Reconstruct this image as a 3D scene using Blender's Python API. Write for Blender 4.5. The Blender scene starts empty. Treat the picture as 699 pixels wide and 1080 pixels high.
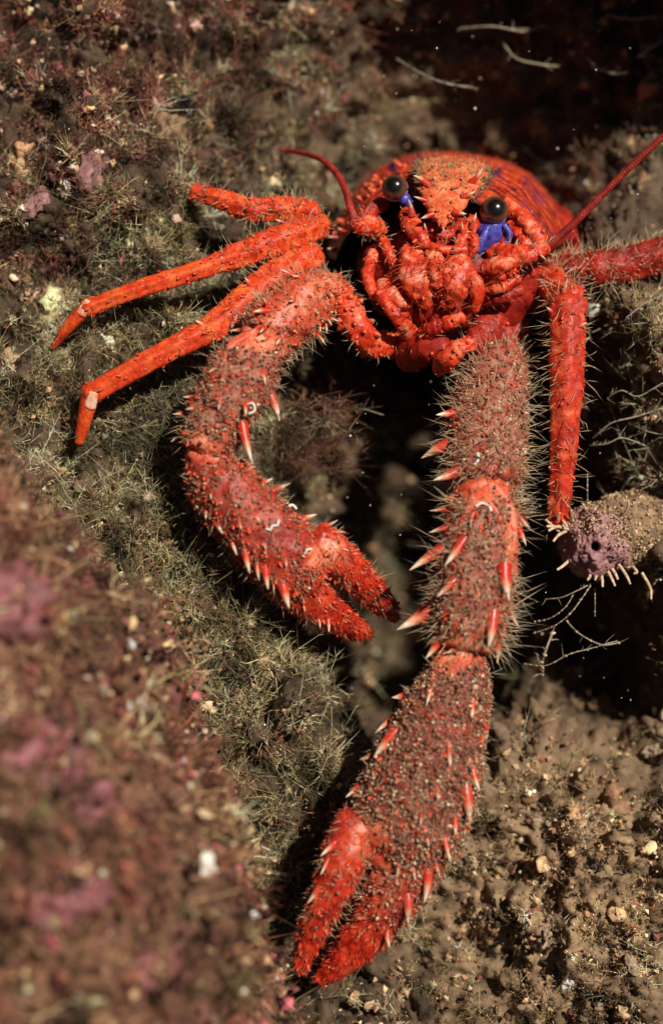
import bpy, math
import numpy as np
from mathutils import Matrix, Vector

# ------------------------------------------------------------------ camera, sky, sun, exposure
# Work frame: x right, y away from the camera, z up, one unit = 0.14 mm; the bed is a steep slope,
# the camera looks down on it by TILT.
K = 1.4e-4
D = 1800.0
TILT = math.radians(30)
ct, st = math.cos(TILT), math.sin(TILT)
R = np.array([[1, 0, 0], [0, ct, st], [0, -st, ct]])     # columns: frame x, y(depth), z(up) in world
SC = bpy.context.scene
COL = SC.collection

cam_d = bpy.data.cameras.new('camera')
cam = bpy.data.objects.new('camera', cam_d)
COL.objects.link(cam)
cam.location = Vector(R @ np.array([0, -D, 0]) * K)
cam.rotation_euler = (math.pi / 2 - TILT, 0, 0)
cam_d.sensor_fit = 'VERTICAL'
cam_d.sensor_height = 36
cam_d.lens = 36 * D / 1080
cam_d.clip_start = 0.005
cam_d.clip_end = 50
cam_d.dof.use_dof = True
cam_d.dof.focus_distance = (D - 28) * K
cam_d.dof.aperture_fstop = 8.0
SC.camera = cam

LF = np.array([0.40, -0.80, 0.42]); LF /= np.linalg.norm(LF)
LW = R @ LF
world = bpy.data.worlds.new('World')
SC.world = world
world.use_nodes = True
wn = world.node_tree
sky = wn.nodes.new('ShaderNodeTexSky')
sky.sky_type = 'NISHITA'
sky.sun_disc = False
sky.sun_elevation = math.asin(LW[2])
sky.sun_rotation = math.atan2(LW[0], LW[1])
bg = wn.nodes['Background']
bg.inputs['Strength'].default_value = 0.018
wn.links.new(sky.outputs[0], bg.inputs['Color'])
sun_d = bpy.data.lights.new('sun', 'SUN')
sun_d.energy = 5.0
sun_d.angle = math.radians(1.5)
sun_d.color = (1.0, 0.93, 0.81)
sun = bpy.data.objects.new('sun', sun_d)
COL.objects.link(sun)
sun.rotation_euler = Vector(LW).to_track_quat('Z', 'Y').to_euler()
SC.view_settings.view_transform = 'Standard'
SC.view_settings.look = 'None'
SC.view_settings.exposure = 0.15
SC.view_settings.gamma = 1.0
SC.view_settings.use_curve_mapping = False
SC.render.engine = 'CYCLES'
SC.cycles.use_denoising = True
SC.cycles.max_bounces = 6

# ------------------------------------------------------------------ numeric helpers
rng = np.random.default_rng(7)
_perm = np.random.default_rng(3).permutation(256)
_perm = np.concatenate([_perm, _perm, _perm])
_g = np.random.default_rng(4).normal(size=(256, 3)); _g /= np.linalg.norm(_g, axis=1)[:, None]


def nrmz(v):
    return v / np.maximum(np.linalg.norm(v, axis=-1, keepdims=True), 1e-9)


def perlin(p):
    p = np.asarray(p, float)
    i = np.floor(p).astype(np.int64); f = p - i; i &= 255
    w = f * f * f * (f * (f * 6 - 15) + 10)
    out = 0
    for a in (0, 1):
        for b in (0, 1):
            for c in (0, 1):
                h = _perm[_perm[_perm[(i[:, 0] + a) & 255] + ((i[:, 1] + b) & 255)] + ((i[:, 2] + c) & 255)]
                gr = _g[h]
                d = gr[:, 0] * (f[:, 0] - a) + gr[:, 1] * (f[:, 1] - b) + gr[:, 2] * (f[:, 2] - c)
                wa = w[:, 0] if a else 1 - w[:, 0]
                wb = w[:, 1] if b else 1 - w[:, 1]
                wc = w[:, 2] if c else 1 - w[:, 2]
                out = out + d * wa * wb * wc
    return out


def fbm(p, o=4, gain=0.5, billow=False):
    s, a = 0, 1.0
    for k in range(o):
        n = perlin(p * (2.03 ** k) + 17.3 * k)
        s = s + a * (np.abs(n) * 2 - 0.5 if billow else n)
        a *= gain
    return s


def fr(px, py, y=0.0):
    """A point of the place, given by where it shows at depth y."""
    k = (D + y) / D
    return np.array([(px - 349.5) * k, y, (540 - py) * k])


def to_px(P):
    k = D / (D + P[:, 1])
    return P[:, 0] * k + 349.5, 540 - P[:, 2] * k


def world_pts(P):
    return (np.asarray(P, float) @ R.T) * K


BASE = {}


def root_base(o):
    while o is not None:
        if o.name in BASE:
            return BASE[o.name]
        o = o.parent
    return np.zeros(3)


def add_obj(name, data, parent=None, kind=None, label=None, cat=None, group=None):
    o = bpy.data.objects.new(name, data)
    COL.objects.link(o)
    if parent is not None:
        o.parent = parent
    if kind: o['kind'] = kind
    if label: o['label'] = label
    if cat: o['category'] = cat
    if group: o['group'] = group
    return o


def thing(name, label, cat, base, group=None):
    """Empty at the base of a thing (frame coordinates)."""
    o = add_obj(name, None, None, None, label, cat, group)
    b = world_pts(base)
    o.empty_display_size = 0.002
    o.location = Vector(b)
    BASE[o.name] = b
    return o


def mesh_data(name, V, quads=None, tris=None, mat=None, attrs=None, cols=None, smooth=True, base=None):
    V = world_pts(V)
    if base is not None:
        V = V - base
    m = bpy.data.meshes.new(name)
    nq = 0 if quads is None else len(quads)
    nt = 0 if tris is None else len(tris)
    m.vertices.add(len(V))
    m.vertices.foreach_set('co', V.astype(np.float32).ravel())
    idx = []
    if nq: idx.append(np.asarray(quads, np.int32).ravel())
    if nt: idx.append(np.asarray(tris, np.int32).ravel())
    idx = np.concatenate(idx)
    m.loops.add(len(idx))
    m.loops.foreach_set('vertex_index', idx)
    m.polygons.add(nq + nt)
    starts = np.concatenate([np.arange(nq) * 4, nq * 4 + np.arange(nt) * 3]).astype(np.int32)
    m.polygons.foreach_set('loop_start', starts)
    m.polygons.foreach_set('use_smooth', np.full(nq + nt, smooth))
    for k, v in (attrs or {}).items():
        a = m.attributes.new(k, 'FLOAT', 'POINT')
        a.data.foreach_set('value', np.asarray(v, np.float32).ravel())
    if cols is not None:
        a = m.attributes.new('Col', 'FLOAT_COLOR', 'POINT')
        c = np.ones((len(V), 4), np.float32); c[:, :3] = cols
        a.data.foreach_set('color', c.ravel())
    m.update(calc_edges=True)
    m.validate()
    if mat: m.materials.append(mat)
    return m


def build(name, V, quads=None, tris=None, mat=None, parent=None, attrs=None, cols=None, smooth=True, **kw):
    V = np.asarray(V, float)
    if parent is not None:
        base, loc = root_base(parent), None
    else:
        c = V.mean(0); c[2] = V[:, 2].min()
        base = loc = world_pts(c)
    m = mesh_data(name, V, quads, tris, mat, attrs, cols, smooth, base)
    o = add_obj(name, m, parent, **kw)
    if loc is not None:
        o.location = Vector(loc)
        BASE[o.name] = loc
    return o


def grid_quads(n, m, wrap=True):
    i, j = np.meshgrid(np.arange(n - 1), np.arange(m if wrap else m - 1), indexing='ij')
    i, j = i.ravel(), j.ravel()
    j2 = (j + 1) % m
    return np.stack([i * m + j, i * m + j2, (i + 1) * m + j2, (i + 1) * m + j], 1)


def catmull(P, t):
    P = np.asarray(P, float)
    n = len(P)
    seg = np.sqrt(np.maximum(np.linalg.norm(np.diff(P[:, :3], axis=0), axis=1), 1e-6))
    u = np.concatenate([[0], np.cumsum(seg)]); u /= u[-1]
    # cubic Hermite on chord parameter
    m = np.zeros_like(P)
    for i in range(n):
        if i == 0: m[i] = (P[1] - P[0]) / (u[1] - u[0])
        elif i == n - 1: m[i] = (P[-1] - P[-2]) / (u[-1] - u[-2])
        else: m[i] = 0.5 * ((P[i + 1] - P[i]) / (u[i + 1] - u[i]) + (P[i] - P[i - 1]) / (u[i] - u[i - 1]))
    k = np.clip(np.searchsorted(u, t, 'right') - 1, 0, n - 2)
    h = (u[k + 1] - u[k]); x = ((t - u[k]) / h)[:, None]; h = h[:, None]
    return ((2 * x**3 - 3 * x**2 + 1) * P[k] + (x**3 - 2 * x**2 + x) * h * m[k]
            + (-2 * x**3 + 3 * x**2) * P[k + 1] + (x**3 - x**2) * h * m[k + 1])


BARE = [(478, 688, 34, 22), (392, 882, 20, 24), (402, 912, 14, 22), (342, 586, 22, 18), (216, 470, 24, 18), (272, 358, 30, 12),
        (505, 518, 40, 12), (540, 570, 9, 40), (470, 545, 10, 26)]


def bare_at(P, zones):
    px, py = to_px(P)
    w = np.zeros(len(P))
    wb = 0.9 * fbm(P / 11, 3)
    for x, y, a, b in zones:
        w = np.maximum(w, np.clip(1.9 - 1.6 * np.sqrt(((px - x) / a) ** 2 + ((py - y) / b) ** 2) + wb, 0, 1))
    return w


class Tube:
    """A swept limb segment with elliptic sections; pts (px, py, depth), ra half width seen, rb half thickness."""
    def __init__(s, pts, ra, rb=None, n=48, m=32, up=(0, -1, 0), amp=0.0, scale=20.0, cap=(0.7, 0.7), pw=1.0, seed=0, frame=False, oc=3):
        P = np.array([p if frame else fr(*p) for p in pts], float)
        ra = np.broadcast_to(np.asarray(ra, float), (len(P),))
        rb = ra * 0.8 if rb is None else np.broadcast_to(np.asarray(rb, float), (len(P),))
        t = np.linspace(0, 1, n)
        A = catmull(np.column_stack([P, ra, rb]), t)
        C, a, b = A[:, :3], np.maximum(A[:, 3], 0.3), np.maximum(A[:, 4], 0.3)
        T = nrmz(np.gradient(C, axis=0))
        # rounded ends
        k = np.cos(np.linspace(0, math.pi / 2, 8))[:-1]
        fct = np.maximum(np.sqrt(1 - k**2), 0.03)
        C0 = C[0] - T[0] * (k[:, None] * cap[0] * a[0]); C1 = C[-1] + T[-1] * (k[::-1, None] * cap[1] * a[-1])
        C = np.vstack([C0, C, C1])
        a = np.concatenate([a[0] * fct, a, a[-1] * fct[::-1]]); b = np.concatenate([b[0] * fct, b, b[-1] * fct[::-1]])
        t = np.concatenate([np.zeros(7), t, np.ones(7)])
        T = np.vstack([np.repeat(T[:1], 7, 0), T, np.repeat(T[-1:], 7, 0)])
        upv = np.broadcast_to(np.asarray(up, float), T.shape)
        S = nrmz(np.cross(T, upv)); N = np.cross(S, T)
        th = np.linspace(0, 2 * math.pi, m, endpoint=False)
        c, q = np.cos(th), np.sin(th)
        c = np.sign(c) * np.abs(c) ** pw; q = np.sign(q) * np.abs(q) ** pw
        G = C[:, None] + S[:, None] * (a[:, None] * c)[..., None] + N[:, None] * (b[:, None] * q)[..., None]
        s.nr, s.m = len(C), m
        s.C, s.a, s.b, s.T = C, a, b, T
        s.t = t
        s.th = th
        s.G = G
        s.seed = seed
        s._norm()
        if amp:
            d = fbm(s.G.reshape(-1, 3) / scale + seed * 7.7, oc).reshape(s.nr, m)
            w = np.clip(np.minimum(a, b) / 6, 0, 1)[:, None]
            s.G = s.G + s.N * (d * amp * w)[..., None]
            s._norm()

    def displace(s, fn):
        s.G = s.G + s.N * fn(s)[..., None]
        s._norm()

    def _norm(s):
        G = s.G
        du = np.gradient(G, axis=0)
        dv = np.roll(G, -1, 1) - np.roll(G, 1, 1)
        N = nrmz(np.cross(du, dv))
        o = np.sum(N * (G - s.C[:, None]), -1, keepdims=True)
        s.N = N * np.where(o < 0, -1, 1)

    def make(s, name, mat, parent, attrs=None, **kw):
        q = grid_quads(s.nr, s.m)
        at = {'s': np.repeat(s.t, s.m)}
        at.update(attrs or {})
        return build(name, s.G.reshape(-1, 3), q, None, mat, parent, at, **kw)

    def sample(s, n, s0=0.0, s1=1.0, ymax=0.6, rg=None, bare=None):
        rg = rg or rng
        w = s.a * ((s.t >= s0) & (s.t <= s1)) * (s.a > 0.25 * s.a.max() * 0.2) + 1e-9
        i = rg.choice(s.nr - 1, size=n * 2, p=w[:-1] / w[:-1].sum())
        j = rg.integers(0, s.m, n * 2)
        ok = s.N[i, j, 1] < ymax
        if bare is not None:
            ok &= rg.random(len(i)) > bare_at(s.G[i, j], bare) * 0.9
        i, j = i[ok][:n], j[ok][:n]
        u, v = rg.random((2, len(i), 1))
        j2 = (j + 1) % s.m
        P = (s.G[i, j] * (1 - u) + s.G[i + 1, j] * u) * (1 - v) + (s.G[i, j2] * (1 - u) + s.G[i + 1, j2] * u) * v
        return P, s.N[i, j], s.T[i], s.t[i]

    def at_px(s, px, py):
        P = s.G.reshape(-1, 3); N = s.N.reshape(-1, 3)
        x, y = to_px(P)
        d = (x - px) ** 2 + (y - py) ** 2 + np.where(N[:, 1] > 0.15, 1e5, 0) + P[:, 1] * 0.05
        k = int(np.argmin(d))
        return P[k], N[k]


def hairs(P, Dr, L, r, bend=0.3, nseg=2, rg=None, bvec=None):
    """Tapered three-sided hairs as one mesh; returns V, tris, t, id."""
    rg = rg or rng
    n = len(P)
    Dr = nrmz(Dr)
    L = np.broadcast_to(L, (n,)).astype(float)
    r = np.broadcast_to(r, (n,)).astype(float)
    if bvec is None:
        bvec = rg.normal(size=(n, 3))
    B = bvec * bend
    x = nrmz(np.cross(Dr, rg.normal(size=(n, 3)))); y = np.cross(Dr, x)
    ss = np.linspace(0, 1, nseg + 1)
    rings = []
    tt = []
    for k, s_ in enumerate(ss):
        c = P + (Dr * s_ + B * s_ * s_) * L[:, None]
        if k == nseg:
            rings.append(c[:, None]); tt.append(np.full((n, 1), s_))
        else:
            rr = r * (1 - 0.65 * s_)
            ring = np.stack([c + (x * math.cos(a) + y * math.sin(a)) * rr[:, None] for a in (0, 2.0944, 4.18879)], 1)
            rings.append(ring); tt.append(np.full((n, 3), s_))
    V = np.concatenate(rings, 1)
    nv = V.shape[1]
    f = []
    for k in range(nseg - 1):
        for a in range(3):
            b = (a + 1) % 3
            p, q = 3 * k, 3 * (k + 1)
            f += [[p + a, p + b, q + b], [p + a, q + b, q + a]]
    p = 3 * (nseg - 1)
    for a in range(3):
        f.append([p + a, p + (a + 1) % 3, 3 * nseg])
    F = (np.array(f)[None] + (np.arange(n) * nv)[:, None, None]).reshape(-1, 3)
    return V.reshape(-1, 3), F, np.concatenate(tt, 1).ravel(), np.repeat(np.arange(n), nv)


_ph = (1 + 5 ** 0.5) / 2
ICO_V = nrmz(np.array([[-1, _ph, 0], [1, _ph, 0], [-1, -_ph, 0], [1, -_ph, 0], [0, -1, _ph], [0, 1, _ph], [0, -1, -_ph], [0, 1, -_ph],
                       [_ph, 0, -1], [_ph, 0, 1], [-_ph, 0, -1], [-_ph, 0, 1]], float))
ICO_F = np.array([[0, 11, 5], [0, 5, 1], [0, 1, 7], [0, 7, 10], [0, 10, 11], [1, 5, 9], [5, 11, 4], [11, 10, 2], [10, 7, 6], [7, 1, 8],
                  [3, 9, 4], [3, 4, 2], [3, 2, 6], [3, 6, 8], [3, 8, 9], [4, 9, 5], [2, 4, 11], [6, 2, 10], [8, 6, 7], [9, 8, 1]])


def ico(sub):
    V, F = ICO_V, ICO_F
    for _ in range(sub):
        E = {}
        Vl = list(V)
        nf = []
        def mid(a, b):
            k = (min(a, b), max(a, b))
            if k not in E:
                E[k] = len(Vl); Vl.append((Vl[a] + Vl[b]) / 2)
            return E[k]
        for a, b, c in F:
            ab, bc, ca = mid(a, b), mid(b, c), mid(c, a)
            nf += [[a, ab, ca], [b, bc, ab], [c, ca, bc], [ab, bc, ca]]
        V, F = nrmz(np.array(Vl)), np.array(nf)
    return V, F


def rand_rot(n, rg=None):
    q = nrmz((rg or rng).normal(size=(n, 4)))
    w, x, y, z = q.T
    return np.stack([np.stack([1 - 2 * (y*y + z*z), 2 * (x*y - z*w), 2 * (x*z + y*w)], -1),
                     np.stack([2 * (x*y + z*w), 1 - 2 * (x*x + z*z), 2 * (y*z - x*w)], -1),
                     np.stack([2 * (x*z - y*w), 2 * (y*z + x*w), 1 - 2 * (x*x + y*y)], -1)], 1)


OCT_V = np.array([[1, 0, 0], [-1, 0, 0], [0, 1, 0], [0, -1, 0], [0, 0, 1], [0, 0, -1]], float)
OCT_F = np.array([[0, 2, 4], [2, 1, 4], [1, 3, 4], [3, 0, 4], [2, 0, 5], [1, 2, 5], [3, 1, 5], [0, 3, 5]])


def grains(P, size, jag=0.25, aniso=0.45, lo=False):
    n = len(P)
    GV, GF = (OCT_V * 1.15, OCT_F) if lo else (ICO_V, ICO_F)
    k = len(GV)
    size = np.broadcast_to(size, (n,)).astype(float)
    sc = size[:, None] * (1 - aniso + 2 * aniso * rng.random((n, 3)))
    L = GV[None] * (1 + jag * rng.normal(size=(n, k, 1))) * sc[:, None]
    V = np.einsum('nij,nkj->nki', rand_rot(n), L) + P[:, None]
    F = (GF[None] + (np.arange(n) * k)[:, None, None]).reshape(-1, 3)
    return V.reshape(-1, 3), F, np.repeat(np.arange(n), k)


def lumpy(P, size, rough=0.75):
    """Rounded irregular lumps, 80 faces each."""
    n = len(P)
    GV, GF = ico(1)
    k = len(GV)
    sc = size[:, None] * (0.55 + 0.9 * rng.random((n, 3)))
    L = np.tile(GV[None], (n, 1, 1))
    off = rng.random((n, 1, 3)) * 90
    d = fbm((L * 1.9 + off).reshape(-1, 3), 3, 0.7).reshape(n, k, 1)
    L = L * (1 + rough * 2.2 * d) * sc[:, None]
    V = np.einsum('nij,nkj->nki', rand_rot(n), L) + P[:, None]
    F = (GF[None] + (np.arange(n) * k)[:, None, None]).reshape(-1, 3)
    return V.reshape(-1, 3), F, np.repeat(np.arange(n), k)


# ------------------------------------------------------------------ materials
def mat_new(name):
    m = bpy.data.materials.new(name)
    m.use_nodes = True
    nt = m.node_tree
    b = nt.nodes['Principled BSDF']
    return m, nt, b


def N(nt, typ, **kw):
    n = nt.nodes.new(typ)
    for k, v in kw.items():
        setattr(n, k, v)
    return n


def noise_node(nt, scale_px, detail=4, rough=0.55, off=0.0):
    g = N(nt, 'ShaderNodeNewGeometry')
    mp = N(nt, 'ShaderNodeMapping')
    mp.inputs['Scale'].default_value = (1 / (K * scale_px),) * 3
    mp.inputs['Location'].default_value = (off, off * 1.7, off * 0.3)
    nt.links.new(g.outputs['Position'], mp.inputs['Vector'])
    n = N(nt, 'ShaderNodeTexNoise')
    n.inputs['Scale'].default_value = 1
    n.inputs['Detail'].default_value = detail
    n.inputs['Roughness'].default_value = rough
    nt.links.new(mp.outputs[0], n.inputs['Vector'])
    return n


def ramp(nt, src, stops):
    r = N(nt, 'ShaderNodeValToRGB')
    e = r.color_ramp.elements
    e[0].position, e[0].color = stops[0][0], (*stops[0][1], 1)
    e[1].position, e[1].color = stops[1][0], (*stops[1][1], 1)
    for p, c in stops[2:]:
        x = e.new(p); x.color = (*c, 1)
    nt.links.new(src, r.inputs[0])
    return r


def mix(nt, fac, a, b, blend='MIX'):
    m = N(nt, 'ShaderNodeMix', data_type='RGBA', blend_type=blend)
    for s, v in ((0, fac), (6, a), (7, b)):
        if hasattr(v, 'is_linked'):
            nt.links.new(v, m.inputs[s])
        else:
            m.inputs[s].default_value = v if s == 0 else (*v, 1)
    return m.outputs[2]


def bump(nt, b, src, strength, dist_px):
    n = N(nt, 'ShaderNodeBump')
    n.inputs['Strength'].default_value = strength
    n.inputs['Distance'].default_value = dist_px * K
    nt.links.new(src, n.inputs['Height'])
    nt.links.new(n.outputs[0], b.inputs['Normal'])


def shell_mat(name, c_main, c_light, c_dark, rough=0.42, sss=0.0, bumpd=1.2, sc=14):
    m, nt, b = mat_new(name)
    n1 = noise_node(nt, sc * 2.2, 5, 0.6)
    n2 = noise_node(nt, sc * 0.45, 4, 0.6, 3.1)
    r1 = ramp(nt, n1.outputs[0], [(0.32, c_dark), (0.5, c_main), (0.68, c_light)])
    r2 = ramp(nt, n2.outputs[0], [(0.38, (0.62, 0.5, 0.5)), (0.55, (1, 1, 1))])
    c = mix(nt, 0.8, r1.outputs[0], r2.outputs[0], 'MULTIPLY')
    nt.links.new(c, b.inputs['Base Color'])
    b.inputs['Roughness'].default_value = rough + 0.06
    b.inputs['Specular IOR Level'].default_value = 0.32
    if sss:
        b.inputs['Subsurface Weight'].default_value = sss
        b.inputs['Subsurface Radius'].default_value = (6 * K, 1.5 * K, 0.8 * K)
        b.inputs['Subsurface Scale'].default_value = 1.0
    bump(nt, b, n2.outputs[0], 0.7, bumpd)
    return m


def claw_mat(name, dst):
    m, nt, b = mat_new(name)
    n1 = noise_node(nt, 26, 5, 0.6)
    n2 = noise_node(nt, 5, 4, 0.65, 3.1)
    n3 = noise_node(nt, 11, 5, 0.7, 7.7)
    r1 = ramp(nt, n1.outputs[0], [(0.32, (0.28, 0.012, 0.007)), (0.5, (0.56, 0.028, 0.009)), (0.68, (0.70, 0.085, 0.026))])
    r2 = ramp(nt, n2.outputs[0], [(0.40, (0.42, 0.33, 0.33)), (0.55, (1, 1, 1))])
    c = mix(nt, 0.8, r1.outputs[0], r2.outputs[0], 'MULTIPLY')
    du = N(nt, 'ShaderNodeAttribute', attribute_name='dust')
    ba = N(nt, 'ShaderNodeAttribute', attribute_name='bare')
    dr = ramp(nt, n3.outputs[0], dst)
    md = N(nt, 'ShaderNodeMath', operation='MULTIPLY_ADD', use_clamp=True)
    nt.links.new(n3.outputs[0], md.inputs[0]); md.inputs[1].default_value = 2.2; md.inputs[2].default_value = -0.25
    mm = N(nt, 'ShaderNodeMath', operation='MULTIPLY', use_clamp=True)
    nt.links.new(md.outputs[0], mm.inputs[0]); nt.links.new(du.outputs['Fac'], mm.inputs[1])
    c = mix(nt, mm.outputs[0], c, dr.outputs[0])
    br = ramp(nt, n1.outputs[0], [(0.35, (0.60, 0.065, 0.022)), (0.52, (0.68, 0.16, 0.07)), (0.66, (0.72, 0.32, 0.19))])
    n4 = noise_node(nt, 3.2, 4, 0.7, 9.0)
    r4 = ramp(nt, n4.outputs[0], [(0.36, (0.55, 0.42, 0.38)), (0.54, (1, 1, 1)), (0.68, (1.15, 1.5, 1.7))])
    c = mix(nt, ba.outputs['Fac'], c, mix(nt, 0.9, br.outputs[0], r4.outputs[0], 'MULTIPLY'))
    nt.links.new(c, b.inputs['Base Color'])
    rr = N(nt, 'ShaderNodeMapRange')
    nt.links.new(du.outputs['Fac'], rr.inputs[0]); rr.inputs[3].default_value = 0.36; rr.inputs[4].default_value = 0.7
    nt.links.new(rr.outputs[0], b.inputs['Roughness'])
    b.inputs['Subsurface Weight'].default_value = 0.08
    b.inputs['Subsurface Radius'].default_value = (6 * K, 1.5 * K, 0.8 * K)
    b.inputs['Subsurface Scale'].default_value = 1.0
    bump(nt, b, n2.outputs[0], 0.7, 1.2)
    return m


def attr_mat(name, stops, attr='t', rough=0.6, var=0.35, trans=0.0, vscale=9):
    m, nt, b = mat_new(name)
    a = N(nt, 'ShaderNodeAttribute', attribute_name=attr)
    r = ramp(nt, a.outputs['Fac'], stops)
    n = noise_node(nt, vscale, 2)
    v = ramp(nt, n.outputs[0], [(0.35, (1 - var,) * 3), (0.65, (1, 1, 1))])
    c = mix(nt, 1.0, r.outputs[0], v.outputs[0], 'MULTIPLY')
    nt.links.new(c, b.inputs['Base Color'])
    b.inputs['Roughness'].default_value = rough
    b.inputs['Specular IOR Level'].default_value = 0.35
    return m


def col_mat(name, rough=0.75, bscale=6, bstr=0.5, bd=1.0, spec=0.3):
    m, nt, b = mat_new(name)
    a = N(nt, 'ShaderNodeAttribute', attribute_name='Col')
    n = noise_node(nt, bscale, 3)
    v = ramp(nt, n.outputs[0], [(0.3, (0.55, 0.55, 0.55)), (0.7, (1.15, 1.12, 1.08))])
    c = mix(nt, 1.0, a.outputs['Color'], v.outputs[0], 'MULTIPLY')
    nt.links.new(c, b.inputs['Base Color'])
    b.inputs['Roughness'].default_value = rough
    b.inputs['Specular IOR Level'].default_value = spec
    if bstr: bump(nt, b, n.outputs[0], bstr, bd)
    return m


def plain_mat(name, c, c2, rough=0.5, sc=8, spec=0.4, bd=0.8):
    m, nt, b = mat_new(name)
    n = noise_node(nt, sc, 4, 0.6)
    r = ramp(nt, n.outputs[0], [(0.35, c2), (0.6, c)])
    nt.links.new(r.outputs[0], b.inputs['Base Color'])
    b.inputs['Roughness'].default_value = rough
    b.inputs['Specular IOR Level'].default_value = spec
    bump(nt, b, n.outputs[0], 0.5, bd)
    return m


M_CLAW = claw_mat('claw_shell', [(0.36, (0.06, 0.014, 0.010)), (0.52, (0.13, 0.042, 0.026)), (0.66, (0.26, 0.12, 0.07))])
M_CLAWP = claw_mat('silted_shell', [(0.36, (0.12, 0.032, 0.02)), (0.50, (0.26, 0.10, 0.06)), (0.66, (0.44, 0.23, 0.145))])
M_LEG = shell_mat('leg_shell', (0.66, 0.060, 0.012), (0.74, 0.15, 0.03), (0.42, 0.02, 0.007), rough=0.4, sss=0.08, sc=9)
M_LEGD = shell_mat('dark_leg_shell', (0.55, 0.035, 0.012), (0.68, 0.13, 0.05), (0.28, 0.014, 0.008), rough=0.42, sss=0.05, sc=8)
M_MOUTH = shell_mat('mouth_shell', (0.66, 0.05, 0.012), (0.78, 0.24, 0.12), (0.34, 0.013, 0.008), rough=0.30, sss=0.12, sc=9)
M_BODY = shell_mat('body_shell', (0.34, 0.016, 0.008), (0.48, 0.045, 0.02), (0.16, 0.008, 0.006), rough=0.45)
M_ROSTRUM = shell_mat('rostrum_shell', (0.70, 0.16, 0.055), (0.76, 0.30, 0.14), (0.55, 0.06, 0.02), rough=0.42, sss=0.08, sc=7)
M_JOINT = shell_mat('joint_membrane', (0.72, 0.13, 0.06), (0.76, 0.27, 0.17), (0.60, 0.06, 0.025), rough=0.36, sss=0.12, sc=9)
M_SPINE = attr_mat('spine_tip', [(0.0, (0.50, 0.018, 0.008)), (0.40, (0.64, 0.035, 0.014)), (0.58, (0.72, 0.28, 0.15)), (0.75, (0.74, 0.58, 0.42))], rough=0.35, var=0.15)
M_TUB = attr_mat('tubercle', [(0.0, (0.52, 0.025, 0.009)), (0.35, (0.64, 0.06, 0.02)), (0.6, (0.72, 0.22, 0.11))], rough=0.38, var=0.3)
_nt = M_SPINE.node_tree
_oi = N(_nt, 'ShaderNodeObjectInfo')
_pb = _nt.nodes['Principled BSDF']
_src = _pb.inputs['Base Color'].links[0].from_socket
_fo = noise_node(_nt, 5, 4, 0.7, 2.0)
_mu = N(_nt, 'ShaderNodeMath', operation='MULTIPLY', use_clamp=True)
_nt.links.new(_oi.outputs['Random'], _mu.inputs[0])
_fr = ramp(_nt, _fo.outputs[0], [(0.42, (0, 0, 0)), (0.6, (1, 1, 1))])
_nt.links.new(_fr.outputs[0], _mu.inputs[1])
_nt.links.new(mix(_nt, _mu.outputs[0], _src, (0.22, 0.10, 0.06)), _pb.inputs['Base Color'])
M_BRISTLE = attr_mat('bristle', [(0.0, (0.46, 0.13, 0.06)), (0.3, (0.58, 0.36, 0.19)), (1.0, (0.80, 0.70, 0.50))], rough=0.45, var=0.4, vscale=16)
M_REDHAIR = attr_mat('red_hair', [(0.0, (0.52, 0.03, 0.012)), (1.0, (0.72, 0.16, 0.07))], rough=0.4, var=0.3)
M_COL = col_mat('pigment')
M_ALGA = col_mat('alga', bstr=0, bscale=14, spec=0.2)
M_ANT = shell_mat('antenna_shell', (0.30, 0.018, 0.012), (0.42, 0.05, 0.03), (0.16, 0.01, 0.008), sc=5)
M_BLUE = plain_mat('blue_membrane', (0.085, 0.075, 0.42), (0.03, 0.026, 0.16), 0.35, 5)
M_WHITE = plain_mat('limy_tube', (0.80, 0.76, 0.70), (0.62, 0.55, 0.48), 0.5, 4)
M_PATCH = plain_mat('pale_joint', (0.74, 0.56, 0.44), (0.70, 0.20, 0.07), 0.5, 7)


def eye_material():
    m, nt, b = mat_new('eye_cornea')
    a = N(nt, 'ShaderNodeAttribute', attribute_name='s')
    r = ramp(nt, a.outputs['Fac'], [(0.0, (0.42, 0.33, 0.42)), (0.12, (0.20, 0.12, 0.12)), (0.32, (0.17, 0.08, 0.05)), (0.66, (0.10, 0.045, 0.026)), (0.86, (0.008, 0.005, 0.004))])
    n = noise_node(nt, 3, 2)
    v = ramp(nt, n.outputs[0], [(0.3, (0.6, 0.6, 0.6)), (0.7, (1, 1, 1))])
    nt.links.new(mix(nt, 1.0, r.outputs[0], v.outputs[0], 'MULTIPLY'), b.inputs['Base Color'])
    b.inputs['Roughness'].default_value = 0.22
    b.inputs['Coat Weight'].default_value = 0.6
    b.inputs['Coat Roughness'].default_value = 0.08
    return m


M_EYE = eye_material()


def carapace_material():
    m, nt, b = mat_new('carapace_shell')
    a = N(nt, 'ShaderNodeAttribute', attribute_name='band')
    bl = N(nt, 'ShaderNodeAttribute', attribute_name='blue')
    n = noise_node(nt, 10, 5, 0.6)
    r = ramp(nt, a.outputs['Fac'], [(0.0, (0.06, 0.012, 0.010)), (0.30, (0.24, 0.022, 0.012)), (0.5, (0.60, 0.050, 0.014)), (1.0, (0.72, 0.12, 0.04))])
    c = mix(nt, bl.outputs['Fac'], r.outputs[0], (0.05, 0.045, 0.20))
    v = ramp(nt, n.outputs[0], [(0.35, (0.45, 0.4, 0.4)), (0.6, (1, 1, 1))])
    c = mix(nt, 1.0, c, v.outputs[0], 'MULTIPLY')
    nt.links.new(c, b.inputs['Base Color'])
    b.inputs['Roughness'].default_value = 0.38
    bump(nt, b, n.outputs[0], 0.6, 1.0)
    return m


M_CARA = carapace_material()


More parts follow.
